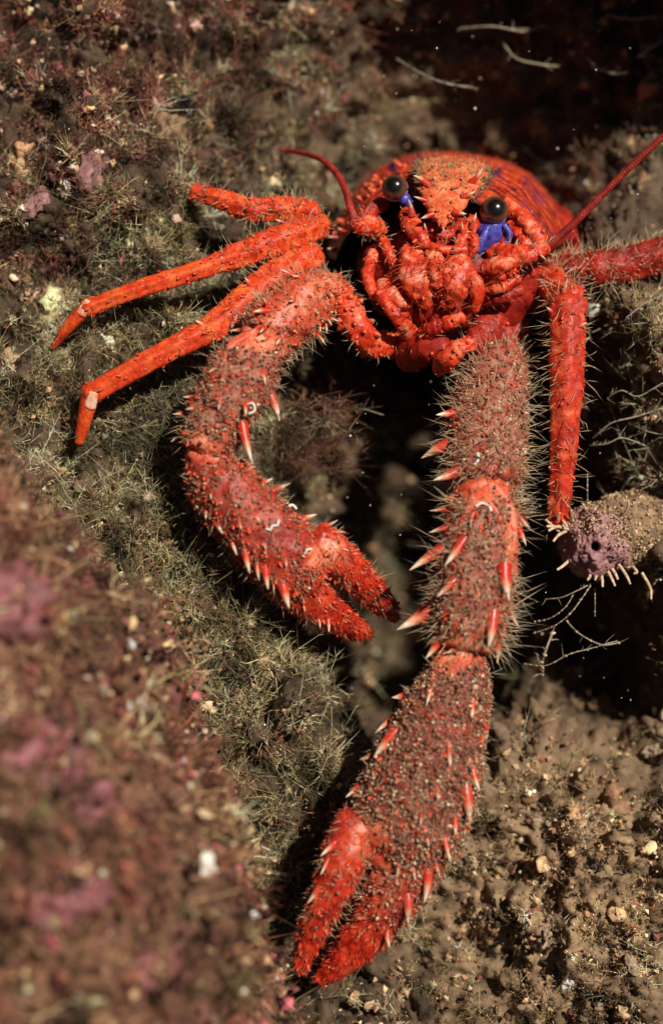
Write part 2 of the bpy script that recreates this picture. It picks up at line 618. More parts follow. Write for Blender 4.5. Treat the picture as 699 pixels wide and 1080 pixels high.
def rock_material(name, stops, pcol, p0):
    m, nt, b = mat_new(name)
    n1 = noise_node(nt, 120, 6, 0.65)
    n2 = noise_node(nt, 22, 6, 0.65, 5.0)
    n3 = noise_node(nt, 95, 4, 0.6, 11.0)
    r1 = ramp(nt, n1.outputs[0], stops)
    r2 = ramp(nt, n2.outputs[0], [(0.32, (0.35, 0.32, 0.3)), (0.6, (1.1, 1.05, 1.0))])
    c = mix(nt, 1.0, r1.outputs[0], r2.outputs[0], 'MULTIPLY')
    k = ramp(nt, n3.outputs[0], [(p0, (0, 0, 0)), (p0 + 0.1, (0.8, 0.8, 0.8))])
    c = mix(nt, k.outputs[0], c, pcol)
    si = N(nt, 'ShaderNodeAttribute', attribute_name='silt')
    sc_ = ramp(nt, n2.outputs[0], [(0.35, (0.14, 0.088, 0.05)), (0.6, (0.33, 0.22, 0.125))])
    c = mix(nt, si.outputs['Fac'], c, sc_.outputs[0])
    nt.links.new(c, b.inputs['Base Color'])
    b.inputs['Roughness'].default_value = 0.8
    b.inputs['Specular IOR Level'].default_value = 0.25
    bump(nt, b, n2.outputs[0], 0.8, 5)
    return m


M_ROCK = rock_material('encrusted_rock', [(0.3, (0.022, 0.014, 0.011)), (0.46, (0.07, 0.046, 0.03)), (0.62, (0.12, 0.085, 0.052)), (0.75, (0.07, 0.034, 0.03))], (0.13, 0.05, 0.048), 0.62)
M_ROCKB = rock_material('encrusted_boulder', [(0.3, (0.035, 0.015, 0.011)), (0.46, (0.12, 0.056, 0.036)), (0.62, (0.20, 0.10, 0.065)), (0.75, (0.13, 0.045, 0.04))], (0.24, 0.07, 0.075), 0.58)

# ------------------------------------------------------------------ the rock bed
CP = np.array([
    # px, py, depth
    (0, 0, 50), (150, 0, 80), (300, 20, 130), (400, 0, 170), (550, 0, 190), (699, 0, 150), (699, 100, 150), (600, 100, 250),
    (480, 90, 260), (380, 100, 200), (250, 100, 100), (100, 100, 40), (0, 150, 10), (150, 180, 30), (0, 300, 0), (100, 300, 18), (160, 350, 10), (120, 430, -10),
    (200, 280, 40), (200, 400, 10), (60, 430, 0), (130, 520, -20), (0, 500, -40), (250, 330, 70), (300, 440, 90), (350, 440, 150),
    (390, 400, 260), (440, 450, 400), (440, 600, 480), (405, 720, 440), (390, 560, 330), (350, 715, 20), (372, 790, 5), (280, 650, -25), (230, 580, -40), (180, 520, -30), (200, 600, -45), (250, 720, -30),
    (300, 800, -5), (345, 880, 0), (250, 980, -10), (330, 1070, 15), (420, 1060, 5), (470, 950, 25), (550, 900, 10), (560, 790, 40),
    (560, 720, 160), (600, 670, 280), (640, 700, 250), (690, 760, 70), (690, 900, -10), (600, 1000, -20), (690, 1070, -50), (500, 1070, -10),
    (690, 480, 22), (662, 420, 48), (645, 330, 34), (690, 330, 22), (650, 240, 90), (690, 210, 140), (668, 560, 35), (700, 570, 5), (695, 640, 25),
    (470, 300, 420), (540, 350, 420), (350, 250, 220), (350, 330, 240), (580, 450, 330), (580, 600, 330), (480, 800, 90),
    (-250, 0, 20), (-250, 500, -60), (-250, 1000, -120), (950, 0, -60), (800, -40, -60), (700, -120, -60), (560, -140, -20), (480, -240, 90), (840, 200, 80), (950, 500, 60), (950, 1000, -60), (320, -250, 60), (-100, -250, 40), (750, -300, 20),  # rim beyond the upper right is unseen, added to shade the top right corner
    (0, 1300, -120), (350, 1300, -60), (750, 1300, -120), (-900, 500, -80), (1500, 500, 20), (350, -900, 60), (350, 2000, -200), (-900, -900, 0), (1500, -900, 60), (-900, 2000, -200), (1500, 2000, -200),
], float)


def tps(C, Q, reg=60.0):
    X = C[:, :2] / 100
    d = np.linalg.norm(X[:, None] - X[None], axis=2)
    ker = lambda d: np.where(d > 0, d * d * np.log(np.maximum(d, 1e-9)), 0)
    n = len(X)
    A = np.zeros((n + 3, n + 3))
    A[:n, :n] = ker(d) + np.eye(n) * reg / 1000
    A[:n, n] = 1; A[:n, n + 1:] = X
    A[n:, :n] = A[:n, n:].T
    w = np.linalg.solve(A, np.concatenate([C[:, 2], np.zeros(3)]))
    out = np.zeros(len(Q))
    for k in range(0, len(Q), 20000):
        q = Q[k:k + 20000] / 100
        out[k:k + 20000] = ker(np.linalg.norm(q[:, None] - X[None], axis=2)) @ w[:n] + w[n] + q @ w[n + 1:]
    return out


gx = np.unique(np.concatenate([np.linspace(-800, -110, 50), np.arange(-110, 810, 3.9), np.linspace(810, 1450, 48)]))
gy = np.unique(np.concatenate([np.linspace(-800, -110, 50), np.arange(-110, 1190, 4.1), np.linspace(1190, 1900, 50)]))
GX, GY = np.meshgrid(gx, gy, indexing='ij')
Y0 = tps(CP, np.column_stack([GX.ravel(), GY.ravel()])).reshape(GX.shape)
kk = (D + Y0) / D
TER = np.stack([(GX - 349.5) * kk, Y0, (540 - GY) * kk], -1)


def grid_normals(G):
    n = nrmz(np.cross(np.gradient(G, axis=0), np.gradient(G, axis=1)))
    return n * np.where(n[..., 1:2] > 0, -1, 1)


tn = grid_normals(TER)
pf = TER.reshape(-1, 3)
gpx, gpy = GX.ravel(), GY.ravel()
top_w = 1 + 0.7 * np.clip((170 - gpy) / 80, 0, 1)
rub_w = np.exp(-(((gpx - 600) / 150) ** 2 + ((gpy - 930) / 170) ** 2))
dsp = (38 * fbm(pf / 120, 3) + 30 * top_w * fbm(pf / 58 + 9, 3, billow=True) + 15 * fbm(pf / 36 + 21, 2, billow=True) + (10 + 14 * rub_w) * fbm(pf / 22 + 4, 3, 0.6, billow=True) + (4 + 3 * rub_w) * fbm(pf / 9 + 2, 2)).reshape(GX.shape)
TER = TER + tn * dsp[..., None]
tn = grid_normals(TER)
seabed = build('seabed_rock', TER.reshape(-1, 3), grid_quads(len(gx), len(gy), False), None, M_ROCK, None, {'silt': np.clip(rub_w * 1.2 + 0.55 * np.exp(-(((gpx - 690) / 70) ** 2 + ((gpy - 400) / 170) ** 2)) + 0.35 * np.exp(-(((gpx - 480) / 130) ** 2 + ((gpy - 100) / 60) ** 2)) + 0.4 * np.exp(-(((gpx - 390) / 60) ** 2 + ((gpy - 470) / 90) ** 2)) + 0.5 * fbm(pf / 40, 3) * (rub_w > 0.1), 0, 1)}, kind='structure')
TPX, TPY = to_px(TER.reshape(-1, 3))
TPX, TPY = TPX.reshape(GX.shape), TPY.reshape(GX.shape)
AREA = np.abs(np.gradient(GX, axis=0) * np.gradient(GY, axis=1))


def ter_sample(n, dens):
    w = (AREA * dens(TPX, TPY))[:-1, :-1].ravel()
    w = np.maximum(w, 0)
    k = rng.choice(len(w), size=n, p=w / w.sum())
    i, j = np.divmod(k, len(gy) - 1)
    u, v = rng.random((2, n, 1))
    P = (TER[i, j] * (1 - u) + TER[i + 1, j] * u) * (1 - v) + (TER[i, j + 1] * (1 - u) + TER[i + 1, j + 1] * u) * v
    return P, tn[i, j]


def ter_at(px, py):
    k = np.argmin((TPX - px) ** 2 + (TPY - py) ** 2 + 0.02 * TER[..., 1])
    i, j = np.divmod(k, len(gy))
    return TER[i, j], tn[i, j]


# foreground boulder, lower left, close to the lens
nu, nv = 170, 130
uu = np.linspace(0, 2 * math.pi, nu, endpoint=False); vv = np.linspace(0.03, math.pi - 0.03, nv)
U, Vv = np.meshgrid(vv, uu, indexing='ij')
sph = np.stack([np.sin(U) * np.cos(Vv), np.sin(U) * np.sin(Vv), np.cos(U)], -1)
bc = fr(-40, 1010, -150)
BO = bc + sph * np.array([300, 250, 560])
BO[..., 0] += (BO[..., 2] - bc[2]) * -0.22
bp = BO.reshape(-1, 3)
BO = BO + sph * (45 * fbm(bp / 170 + 3, 3) + 22 * fbm(bp / 60, 3, billow=True) + 7 * fbm(bp / 20, 2, billow=True)).reshape(nv, nu)[..., None]
boulder = build('boulder', BO.reshape(-1, 3), grid_quads(nv, nu), None, M_ROCKB, None,
                label='large rounded boulder with brown and pink growth in the near left foreground', cat='rock')
bn = nrmz(sph / np.array([300, 250, 560]))


def boul_sample(n, dens=None):
    i = rng.choice(nv - 1, size=n * 3, p=np.sin(vv[:-1]) / np.sin(vv[:-1]).sum()); j = rng.integers(0, nu, n * 3)
    P = BO[i, j]; Nn = bn[i, j]
    px, py = to_px(P)
    ok = (Nn[:, 1] < 0.25) & (px > -160) & (py < 1230)
    if dens is not None:
        ok &= rng.random(len(P)) < dens(P)
    P, Nn = P[ok][:n], Nn[ok][:n]
    return P + rng.normal(size=P.shape) * 2.5, Nn


# ------------------------------------------------------------------ growth on the rock
def blob(px, py, cx, cy, r, ry=None):
    return np.exp(-(((px - cx) / r) ** 2 + ((py - cy) / (ry or r)) ** 2))


def frame_w(px, py):
    q = np.stack([px.ravel() / 34, py.ravel() / 34, np.zeros(px.size)], 1)
    return np.clip(0.55 + 2.4 * fbm(q, 3).reshape(px.shape), 0.03, 1.6) * np.where((px > -70) & (px < 770) & (py > -70) & (py < 1150), 1.0, 0.12)


def lerp_c(a, b, k):
    return np.asarray(a) * (1 - k) + np.asarray(b) * k


OLIVE = np.array([0.20, 0.17, 0.078]); GREYG = np.array([0.36, 0.335, 0.20]); MAROON = np.array([0.15, 0.050, 0.034]); BROWN = np.array([0.19, 0.105, 0.058])
TAN = np.array([0.50, 0.33, 0.185]); DARK = np.array([0.04, 0.025, 0.018]); CREAM = np.array([0.72, 0.57, 0.40]); PINK = np.array([0.30, 0.075, 0.095]); PURP = np.array([0.15, 0.05, 0.052])


def patch(P):
    """Patchiness of the growth over the bed."""
    return np.clip(1.05 + 2.8 * fbm(P / 40 + 5, 3), 0.2, 2.1)[:, None]


def pick_col(n, pal, w):
    w = np.asarray(w, float)
    c = np.array(pal)[rng.choice(len(pal), size=n, p=w / w.sum())]
    return c * (0.65 + 0.7 * rng.random((n, 1)))


def tufts(name, P, Nn, nf, L, r, spread, pal, w, label, cat, branch=2, nseg=2, bend=0.5, lean=None, tip=1.35):
    """Clumps of fine branching filaments, joined: nobody could count them."""
    n = len(P)
    cc = pick_col(n, pal, w) * patch(P)
    rep = np.repeat(np.arange(n), nf)
    Ls = np.broadcast_to(L, (n,)) * (0.6 + 0.8 * rng.random(n))
    base = P[rep] + rng.normal(size=(len(rep), 3)) * (Ls[rep, None] * 0.16)
    Dr = nrmz(Nn[rep] + rng.normal(size=(len(rep), 3)) * spread + (0 if lean is None else np.asarray(lean)))
    LL = Ls[rep] * (0.5 + 0.7 * rng.random(len(rep)))
    B = rng.normal(size=(len(rep), 3))
    V, F, t, h = hairs(base, Dr, LL, r * (0.7 + 0.6 * rng.random(len(rep))), bend, nseg, bvec=B)
    col = cc[rep][h] * (0.75 + 0.5 * rng.random(len(rep)))[h, None] * (1 + (tip - 1) * t)[:, None]
    Vs, Fs, Cs = [V], [F], [col]
    if branch:
        rb = np.repeat(np.arange(len(rep)), branch)
        s = 0.25 + 0.65 * rng.random((len(rb), 1))
        pb = base[rb] + (Dr[rb] * s + B[rb] * bend * s * s) * LL[rb, None]
        db = nrmz(Dr[rb] + rng.normal(size=(len(rb), 3)) * 0.75)
        V2, F2, t2, h2 = hairs(pb, db, LL[rb] * (0.22 + 0.25 * rng.random(len(rb))), r * 0.75, 0.3, 1)
        Fs.append(F2 + len(V)); Vs.append(V2)
        Cs.append(cc[rep][rb][h2] * (0.8 + 0.5 * rng.random(len(rb)))[h2, None] * tip)
    V, F, C = np.vstack(Vs), np.vstack(Fs), np.vstack(Cs)
    return build(name, V, None, F, M_ALGA, None, cols=np.clip(C, 0, 0.8), smooth=True, kind='stuff', label=label, cat=cat)


def w_left(px, py):
    return frame_w(px, py) * (px < 430) * (py > 120)


# olive and grey-green turf round the left legs and on the bank
w1 = lambda px, py: frame_w(px, py) * (blob(px, py, 150, 400, 190, 170) + 1.2 * blob(px, py, 240, 640, 150, 130) + 0.8 * blob(px, py, 300, 820, 110, 130) + 0.6 * blob(px, py, 290, 150, 130, 90) + 0.4 * blob(px, py, 660, 450, 70, 120) + 0.02)
P, Nn = ter_sample(3900, w1)
tufts('olive_algae_turf', P, Nn, 9, 20, 0.5, 1.2, [OLIVE, GREYG, BROWN, TAN], [4, 4, 1.5, 0.7], 'olive and grey-green algal turf over the left bank around the thin legs', 'algae', branch=3, bend=0.75)
# maroon tufts, upper left
w2 = lambda px, py: frame_w(px, py) * (1.3 * blob(px, py, 60, 90, 170, 140) + blob(px, py, 220, 60, 150, 90) + 0.5 * blob(px, py, 60, 260, 80, 80) + 0.5 * blob(px, py, 420, 20, 120, 60) + 0.25 * blob(px, py, 600, 150, 160, 120) + 0.3 * blob(px, py, 330, 470, 60, 60))
P, Nn = ter_sample(1700, w2)
tufts('maroon_algae_turf', P, Nn, 9, 18, 0.7, 1.3, [MAROON, PURP, BROWN, DARK], [4, 2, 3, 2], 'dark maroon algal turf on the rock at the upper left', 'algae', branch=2)
# brown fuzz elsewhere
w3 = lambda px, py: frame_w(px, py) * (0.35 + 1.9 * blob(px, py, 600, 920, 150, 190) + 1.6 * blob(px, py, 680, 400, 70, 190) + 0.4 * blob(px, py, 380, 480, 90, 120))
P, Nn = ter_sample(4400, w3)
tufts('brown_algae_fuzz', P, Nn, 10, 10, 0.55, 1.6, [BROWN, TAN, OLIVE, DARK, TAN * 1.2], [4, 4, 2, 1, 1], 'short brown fuzz covering the rubble and rock between the claws', 'algae', branch=2, nseg=1)
# boulder growth
P, Nn = boul_sample(1700)
tufts('brown_algae_on_boulder', P, Nn, 12, 24, 1.2, 1.1, [BROWN, MAROON, OLIVE, TAN, PURP], [6, 5, 1.2, 1.2, 1], 'blurred brown and maroon turf on the near boulder', 'algae', branch=1)


def crumbs(name, P, size, pal, w, label, cat, jag=0.22):
    V, F, g = lumpy(P, size) if jag > 0.25 else grains(P, size, jag, lo=True)
    c = pick_col(len(P), pal, w) * patch(P)
    return build(name, V, None, F, M_COL, None, cols=np.clip(c[g], 0, 0.85), smooth=jag > 0.25, kind='stuff', label=label, cat=cat)


# sediment: crumbs of every size sitting in clusters
P, Nn = ter_sample(25000, lambda px, py: frame_w(px, py) * (0.5 + 1.0 * blob(px, py, 590, 930, 170, 200) + 0.8 * blob(px, py, 230, 640, 160, 160) + 0.6 * blob(px, py, 80, 180, 120, 120) + 1.3 * blob(px, py, 680, 400, 70, 190)))
sz = 0.9 + 1.3 * rng.random(len(P)) ** 3 * 2
crumbs('sediment_crumbs', P + Nn * (sz[:, None] * 0.4 + 14 * rng.random((len(P), 1)) ** 2.2), sz, [TAN, BROWN, CREAM, DARK, MAROON], [4, 6, 1.2, 2, 2], 'fine brown and cream sediment crumbs scattered over the rock bed', 'sediment')
P, Nn = ter_sample(700, lambda px, py: frame_w(px, py) * (0.25 + 1.5 * blob(px, py, 590, 920, 150, 180) + 0.5 * blob(px, py, 80, 180, 120, 120) + 0.2 * blob(px, py, 270, 640, 100, 100)))
sz = 2.5 + 8 * rng.random(len(P)) ** 2.6
crumbs('rubble_lumps', P + Nn * sz[:, None] * 0.15, sz, [TAN, BROWN * 1.3, np.array([0.30, 0.20, 0.12])], [5, 4, 4], 'lumpy tan rubble heaped below and right of the long claw', 'rubble', 0.3)
P, Nn = ter_sample(480, lambda px, py: frame_w(px, py) * (0.05 + blob(px, py, 60, 170, 110, 120) + 0.6 * blob(px, py, 120, 30, 160, 60) + 0.35 * blob(px, py, 560, 60, 180, 90) + 0.3 * blob(px, py, 660, 280, 60, 100)))
sz = 1.8 + 4.5 * rng.random(len(P)) ** 2.5
crumbs('shell_grit', P + Nn * (sz[:, None] * 0.5 + 4), sz, [CREAM * 0.85, np.array([0.50, 0.33, 0.27]), TAN, PURP * 1.5], [3, 3, 3, 2], 'cream and mauve shell grit among the turf at the upper left', 'grit', 0.3)
P, Nn = boul_sample(5000)
crumbs('boulder_crumbs', P + Nn * 18 * rng.random((len(P), 1)), 1.5 + 4.5 * rng.random(len(P)) ** 3, [TAN, BROWN, CREAM, MAROON, PINK, PURP], [3, 6, 1.0, 4, 1.2, 1], 'blurred crumbs and grit on the near boulder', 'sediment')


# pink coralline crusts: knobbly raised plates
def crust(name, c, nrm, size, mat, n=5, label=None, cat='coralline crust', group=None):
    V, F = ico(3)
    x = nrmz(np.cross(nrm, [0.2, 0.3, 1])); z = np.cross(nrm, x)
    Pm = (V[:, :1] * x + V[:, 1:2] * z) * size + V[:, 2:3] * nrm * size * 0.38
    Pm = Pm + c
    d = fbm(Pm / (size * 0.55) + c / 50, 3) * size * 0.65 + fbm(Pm / 9, 2, billow=True) * 2.5
    Pm = Pm + nrmz(V) @ np.stack([x, z, nrm]) * d[:, None]
    return build(name, Pm, None, F, mat, None, label=label, cat=cat, group=group)


M_PINK = plain_mat('pink_coralline', (0.26, 0.085, 0.092), (0.09, 0.034, 0.032), 0.6, 15, bd=3)
M_MAUVE = plain_mat('mauve_coralline', (0.34, 0.17, 0.16), (0.12, 0.045, 0.045), 0.6, 14, bd=2)
M_TANR = plain_mat('tan_rock', (0.30, 0.19, 0.10), (0.12, 0.07, 0.04), 0.75, 12, bd=2)
M_GREY = plain_mat('grey_rock', (0.36, 0.26, 0.165), (0.15, 0.10, 0.062), 0.75, 10, bd=2)


def boul_at(px, py):
    Pq = BO.reshape(-1, 3); Nq = bn.reshape(-1, 3)
    x, y = to_px(Pq)
    k = np.argmin((x - px) ** 2 + (y - py) ** 2 + np.where(Nq[:, 1] > 0, 1e6, 0))
    return Pq[k], Nq[k]


for px, py, sz, lab in [(45, 810, 52, 'largest blurred pink crust on the near boulder at the left edge'), (105, 860, 30, 'pink crust lying right of the largest one on the boulder'),
                        (70, 960, 34, 'blurred pink crust low on the boulder below the largest one'), (15, 640, 38, 'rosy pink crust near the top of the boulder at the left edge'),
                        (150, 1030, 24, 'small pink crust at the bottom of the near boulder'), (20, 900, 26, 'pale pink crust at the left edge between two larger crusts')]:
    c, nn = boul_at(px, py)
    crust('coralline_crust', c - nn * sz * 0.24, nn, sz, M_PINK, label=lab)
for px, py, sz, lab in [(95, 190, 26, 'mauve crust with pale knobs on the upper left rock'), (35, 215, 20, 'small mauve crust left of the knobbly one'), (20, 60, 18, 'mauve crust in the top left corner')]:
    c, nn = ter_at(px, py)
    crust('coralline_crust', c, nn, sz, M_MAUVE, label=lab)

# single stones and shells that can be told apart
for px, py, sz, mt, nm, lab, ct_ in [
    (684, 875, 8, M_TANR, 'pebble', 'yellowish rounded pebble at the right edge above the rubble', 'pebble'),
    (577, 993, 12, M_GREY, 'stone', 'greyish angular stone in the rubble below the long claw', 'stone'),
    (663, 1017, 11, M_GREY, 'stone', 'pale ridged stone near the lower right corner', 'stone'),
    (602, 1038, 9, M_WHITE, 'shell_fragment', 'whitish shell fragment at the bottom of the rubble', 'shell'),
    (620, 822, 13, M_TANR, 'stone', 'tan rounded stone at the top of the rubble slope', 'stone'),
    (576, 866, 17, M_GREY, 'stone', 'grey flat stone beside the tip of the claw palm', 'stone'),
    (688, 790, 11, M_GREY, 'stone', 'pale stone under the dark hollow at the right edge', 'stone'),
    (175, 140, 24, M_TANR, 'stone', 'brown fuzzy knob of rock on the upper left bank', 'stone'),
    (308, 6, 9, M_WHITE, 'shell_fragment', 'cream shell fragment at the top edge of the picture', 'shell'),
    (375, 395, 8, M_TANR, 'pebble', 'pale pebble in the dark hollow beneath the mouth', 'pebble'),
    (212, 912, 11, M_WHITE, 'shell_fragment', 'white blurred shell fragment on the boulder flank', 'shell'),
    (52, 160, 8, M_WHITE, 'shell_fragment', 'cream shell fragment on the upper left rock', 'shell'),
    (70, 195, 7, M_WHITE, 'shell_fragment', 'white upright shell fragment beside the mauve crust', 'shell'),
    (40, 100, 9, M_GREY, 'shell_fragment', 'dull cream shell fragment near the upper left edge', 'shell'),
]:
    c, nn = (boul_at if nm == 'shell_fragment' and px == 212 else ter_at)(px, py)
    crust(nm, c + nn * sz * 0.35, nn, sz, mt, label=lab, cat=ct_)

# ------------------------------------------------------------------ squat lobster
lob = thing('squat_lobster', 'red-orange squat lobster with bristly spined claws facing out of its crevice', 'squat lobster', fr(470, 300, 60))

# spine prototypes: curved cones along +z, base on z=0, unit length
def spine_proto(name, curve, fat):
    n, m = 9, 10
    V, t = [], []
    for i in range(n):
        s = i / (n - 1)
        r = fat * (1 - s) ** 0.8 * (1 + 0.2 * math.sin(s * 3)) + fat * 0.22 * math.exp(-(s / 0.14) ** 2) + 0.004
        for j in range(m):
            a = 2 * math.pi * j / m
            V.append((r * math.cos(a) + curve * s * s, r * math.sin(a), s - 0.10 * (s == 0))); t.append(s)
    me = bpy.data.meshes.new(name)
    me.from_pydata(V, [], [list(q) for q in grid_quads(n, m)])
    a = me.attributes.new('t', 'FLOAT', 'POINT'); a.data.foreach_set('value', np.array(t, np.float32))
    me.polygons.foreach_set('use_smooth', [True] * len(me.polygons))
    me.materials.append(M_SPINE)
    return me


SP = [spine_proto('spine_a', 0.10, 0.16), spine_proto('spine_b', 0.20, 0.15), spine_proto('spine_c', -0.12, 0.18)]


def add_spine(parent, P, dr, L, k=None, fat=1.0):
    sx_ = 0.8 + 0.5 * rng.random(); L = L * (0.85 + 0.3 * rng.random())
    o = add_obj('spine', SP[rng.integers(3) if k is None else k], parent)
    d = Vector(R @ nrmz(np.asarray(dr, float)))
    M = Matrix.Translation(Vector(world_pts(P) - root_base(parent))) @ d.to_track_quat('Z', 'Y').to_matrix().to_4x4() @ \
        Matrix.Rotation(rng.random() * 6.28, 4, 'Z') @ Matrix.Diagonal((L * K * fat * sx_, L * K * fat * sx_, L * K, 1))
    o.matrix_local = M
    return o


def spines_px(parent, tubes, items, org, zs):
    """Spines given by base and tip positions, seated on the nearest segment surface."""
    for bx, by, tx, ty in items:
        px, py = org[0] + bx / zs, org[1] + by / zs
        dx, dy = (tx - bx) / zs, -(ty - by) / zs
        best = None
        for tb in tubes:
            P, Nn = tb.at_px(px, py)
            x, y = to_px(P[None])
            d = math.hypot(x[0] - px, y[0] - py)
            if best is None or d < best[0] - 1.5:
                best = (d, P, Nn)
        _, P, Nn = best
        Li = max(math.hypot(dx, dy), 5)
        nx = np.array([dx, 0, dz_ if (dz_ := dy) is not None else 0.0])
        dr = nrmz(nx) + np.array([0, min(-0.25, 0.6 * Nn[1]), 0])
        add_spine(parent, P - Nn * 2.6 - nrmz(dr) * 1.5, dr, Li * 1.12 + 3, fat=1.15 if Li < 14 else 1.0)


def bristles(name, parent, samples, L, r, lean=0.5, spread=0.35, mat=None, bend=0.3, nseg=2):
    Ps, Ds, = [], []
    samples = [tuple(a[k] for a in S_) for S_, k in ((S_, fbm(S_[0] / 9, 2) + 0.2 * rng.normal(size=len(S_[0])) > -0.1) for S_ in [q[:3] for q in samples])]
    for P, Nn, T in samples:
        Ps.append(P - Nn * 0.5); Ds.append(nrmz(Nn + T * lean + rng.normal(size=P.shape) * spread))
    P, Dr = np.vstack(Ps), np.vstack(Ds)
    V, F, t, h = hairs(P, Dr, L * (0.25 + 1.1 * rng.random(len(P)) ** 1.4), r * (0.7 + 0.6 * rng.random(len(P))), bend, nseg)
    return build(name, V, None, F, mat or M_BRISTLE, parent, {'t': t}, kind='stuff')


SEDPAL = [np.array([0.25, 0.115, 0.065]), np.array([0.38, 0.21, 0.12]), np.array([0.12, 0.04, 0.025]), np.array([0.66, 0.50, 0.34]), np.array([0.55, 0.05, 0.015])]


def sediment(parent, samples, size=1.4, w=(5, 4, 1.2, 1.2, 2.5), thr=-0.12):
    keep = [fbm(S_[0] / 17 + 2, 2) + 0.22 * rng.normal(size=len(S_[0])) > thr for S_ in samples]
    samples = [tuple(a[k] for a in S_) for S_, k in zip(samples, keep)]
    Ps = np.vstack([P + Nn * (0.3 + 2.5 * rng.random((len(P), 1)) ** 2) for P, Nn, T, t in samples])
    V, F, g = grains(Ps, size * (0.5 + 1.0 * rng.random(len(Ps)) ** 2), lo=True)
    c = pick_col(len(Ps), SEDPAL, w)
    return build('sediment_grains', V, None, F, M_COL, parent, cols=np.clip(c[g], 0, .8), smooth=True, kind='stuff')


def tubercles(parent, samples, size, lean=0.5, mat=None):
    """Small red scale-like cones on the shell."""
    P = np.vstack([a[0] for a in samples]); Nn = np.vstack([a[1] for a in samples]); T = np.vstack([a[2] for a in samples])
    n = len(P)
    dr = nrmz(Nn + T * lean + rng.normal(size=P.shape) * 0.2)
    L = size * (0.4 + 1.2 * rng.random(n) ** 1.5)
    x = nrmz(np.cross(dr, rng.normal(size=(n, 3)))); y = np.cross(dr, x)
    rings = []
    for s, f in ((-0.3, 0.62), (0.3, 0.52), (0.75, 0.26)):
        rings.append(np.stack([P + dr * (L * s)[:, None] + (x * math.cos(a) + y * math.sin(a)) * (L * f)[:, None] for a in np.arange(6) * math.pi / 3], 1))
    rings.append((P + dr * L[:, None])[:, None])
    V = np.concatenate(rings, 1)
    q, tr = [], []
    for k in range(2):
        for a in range(6):
            b = (a + 1) % 6
            q.append([k * 6 + a, k * 6 + b, k * 6 + 6 + b, k * 6 + 6 + a])
    for a in range(6):
        tr.append([12 + a, 12 + (a + 1) % 6, 18])
    o = (np.arange(n) * 19)[:, None, None]
    t = np.tile(np.concatenate([np.zeros(6), np.full(6, 0.25), np.full(6, 0.5), [0.72]]), n)
    return build('tubercles', V.reshape(-1, 3), (np.array(q)[None] + o).reshape(-1, 4), (np.array(tr)[None] + o).reshape(-1, 3), mat or M_TUB, parent, {'t': t}, kind='stuff')


def lumps(a1, s1, a2=0, s2=8):
    def f(tb):
        p = tb.G.reshape(-1, 3)
        d = a1 * fbm(p / s1 + tb.seed, 3, billow=True) + (a2 * fbm(p / s2 + 3, 2, billow=True) if a2 else 0)
        return d.reshape(tb.nr, tb.m) * np.clip(tb.a / 8, 0, 1)[:, None]
    return f


# ---- long claw (reaches down the middle of the picture)
def claw_seg(tb, name, parent, dust, label=None, bmin=0.0, mat=None):
    """dust: (s, amount) profile of the silt on the shell."""
    ds = np.interp(np.repeat(tb.t, tb.m), [d[0] for d in dust], [d[1] for d in dust])
    return tb.make(name, mat or M_CLAW, parent, {'dust': ds, 'bare': np.maximum(bare_at(tb.G.reshape(-1, 3), BARE), bmin)}, **({'label': label} if label else {}))


def collar(tb, arc, ra, parent):
    """A smooth curved rim of a joint, half sunk into the shell."""
    P = []
    for (px, py), r in zip(arc, ra):
        p, nn = tb.at_px(px, py)
        P.append(p - nn * r * 0.45)
    return Tube(P, ra, np.array(ra) * 0.8, n=50, m=18, amp=1.2, scale=9, frame=True).make('joint', M_JOINT, parent)


B_palm = Tube([(489, 684, -72), (478, 725, -76), (460, 780, -80), (440, 838, -80), (424, 880, -76), (414, 900, -72)],
              [24, 37, 51, 59, 58, 48], [21, 30, 36, 38, 36, 30], n=90, m=56, amp=5, scale=26, seed=1, cap=(0.7, 0.5))
B_palm.displace(lumps(2.2, 16, 1.4, 6))
B_fix = Tube([(440, 888, -72), (428, 918, -72), (409, 950, -68), (387, 982, -60), (362, 1011, -50), (339, 1033, -42)], [38, 33, 29, 24, 18, 9], [28, 27, 24, 19, 15, 7], n=70, m=40, amp=3, scale=18, seed=82)
B_fix.displace(lumps(1.7, 12, 1.0, 5))
B_fing = Tube([(376, 872, -82), (364, 900, -88), (353, 930, -88), (339, 960, -82), (326, 990, -72), (316, 1020, -60)], [25, 24, 22, 18, 15, 9], [22, 22, 20, 16, 13, 7], n=64, m=40, amp=3, scale=18, seed=2)
B_fing.displace(lumps(1.5, 12, 1.0, 5))
B_wrist = Tube([(510, 512, -54), (509, 532, -58), (508, 560, -64), (502, 610, -72), (494, 655, -76), (489, 678, -75)], [28, 36, 39, 39, 37, 32], [27, 35, 38, 38, 35, 30], n=70, m=52, amp=4, scale=26, seed=3, cap=(0.5, 0.25))
B_wrist.displace(lumps(2.5, 16, 1.2, 6))
B_arm = Tube([(528, 368, 50), (522, 400, 10), (514, 440, -20), (510, 485, -40), (509, 508, -48)], [21, 34, 40, 41, 39], [23, 34, 40, 40, 38], n=70, m=52, amp=4, scale=26, seed=4, cap=(0.7, 0.22))
B_arm.displace(lumps(2.5, 16, 1.2, 6))
bclaw = claw_seg(B_palm, 'claw', lob, [(0, 0.9), (0.7, 1), (1, 0.6)], label='long claw stretched straight down to the lower middle')
claw_seg(B_fix, 'fixed_finger', bclaw, [(0, 0.9), (0.35, 0.4), (0.6, 0)])
claw_seg(B_fing, 'moving_finger', bclaw, [(0, 0.2), (1, 0)])
claw_seg(B_wrist, 'wrist_segment', bclaw, [(0, 0.7), (0.2, 1), (0.8, 0.9), (1, 0.3)], mat=M_CLAWP)
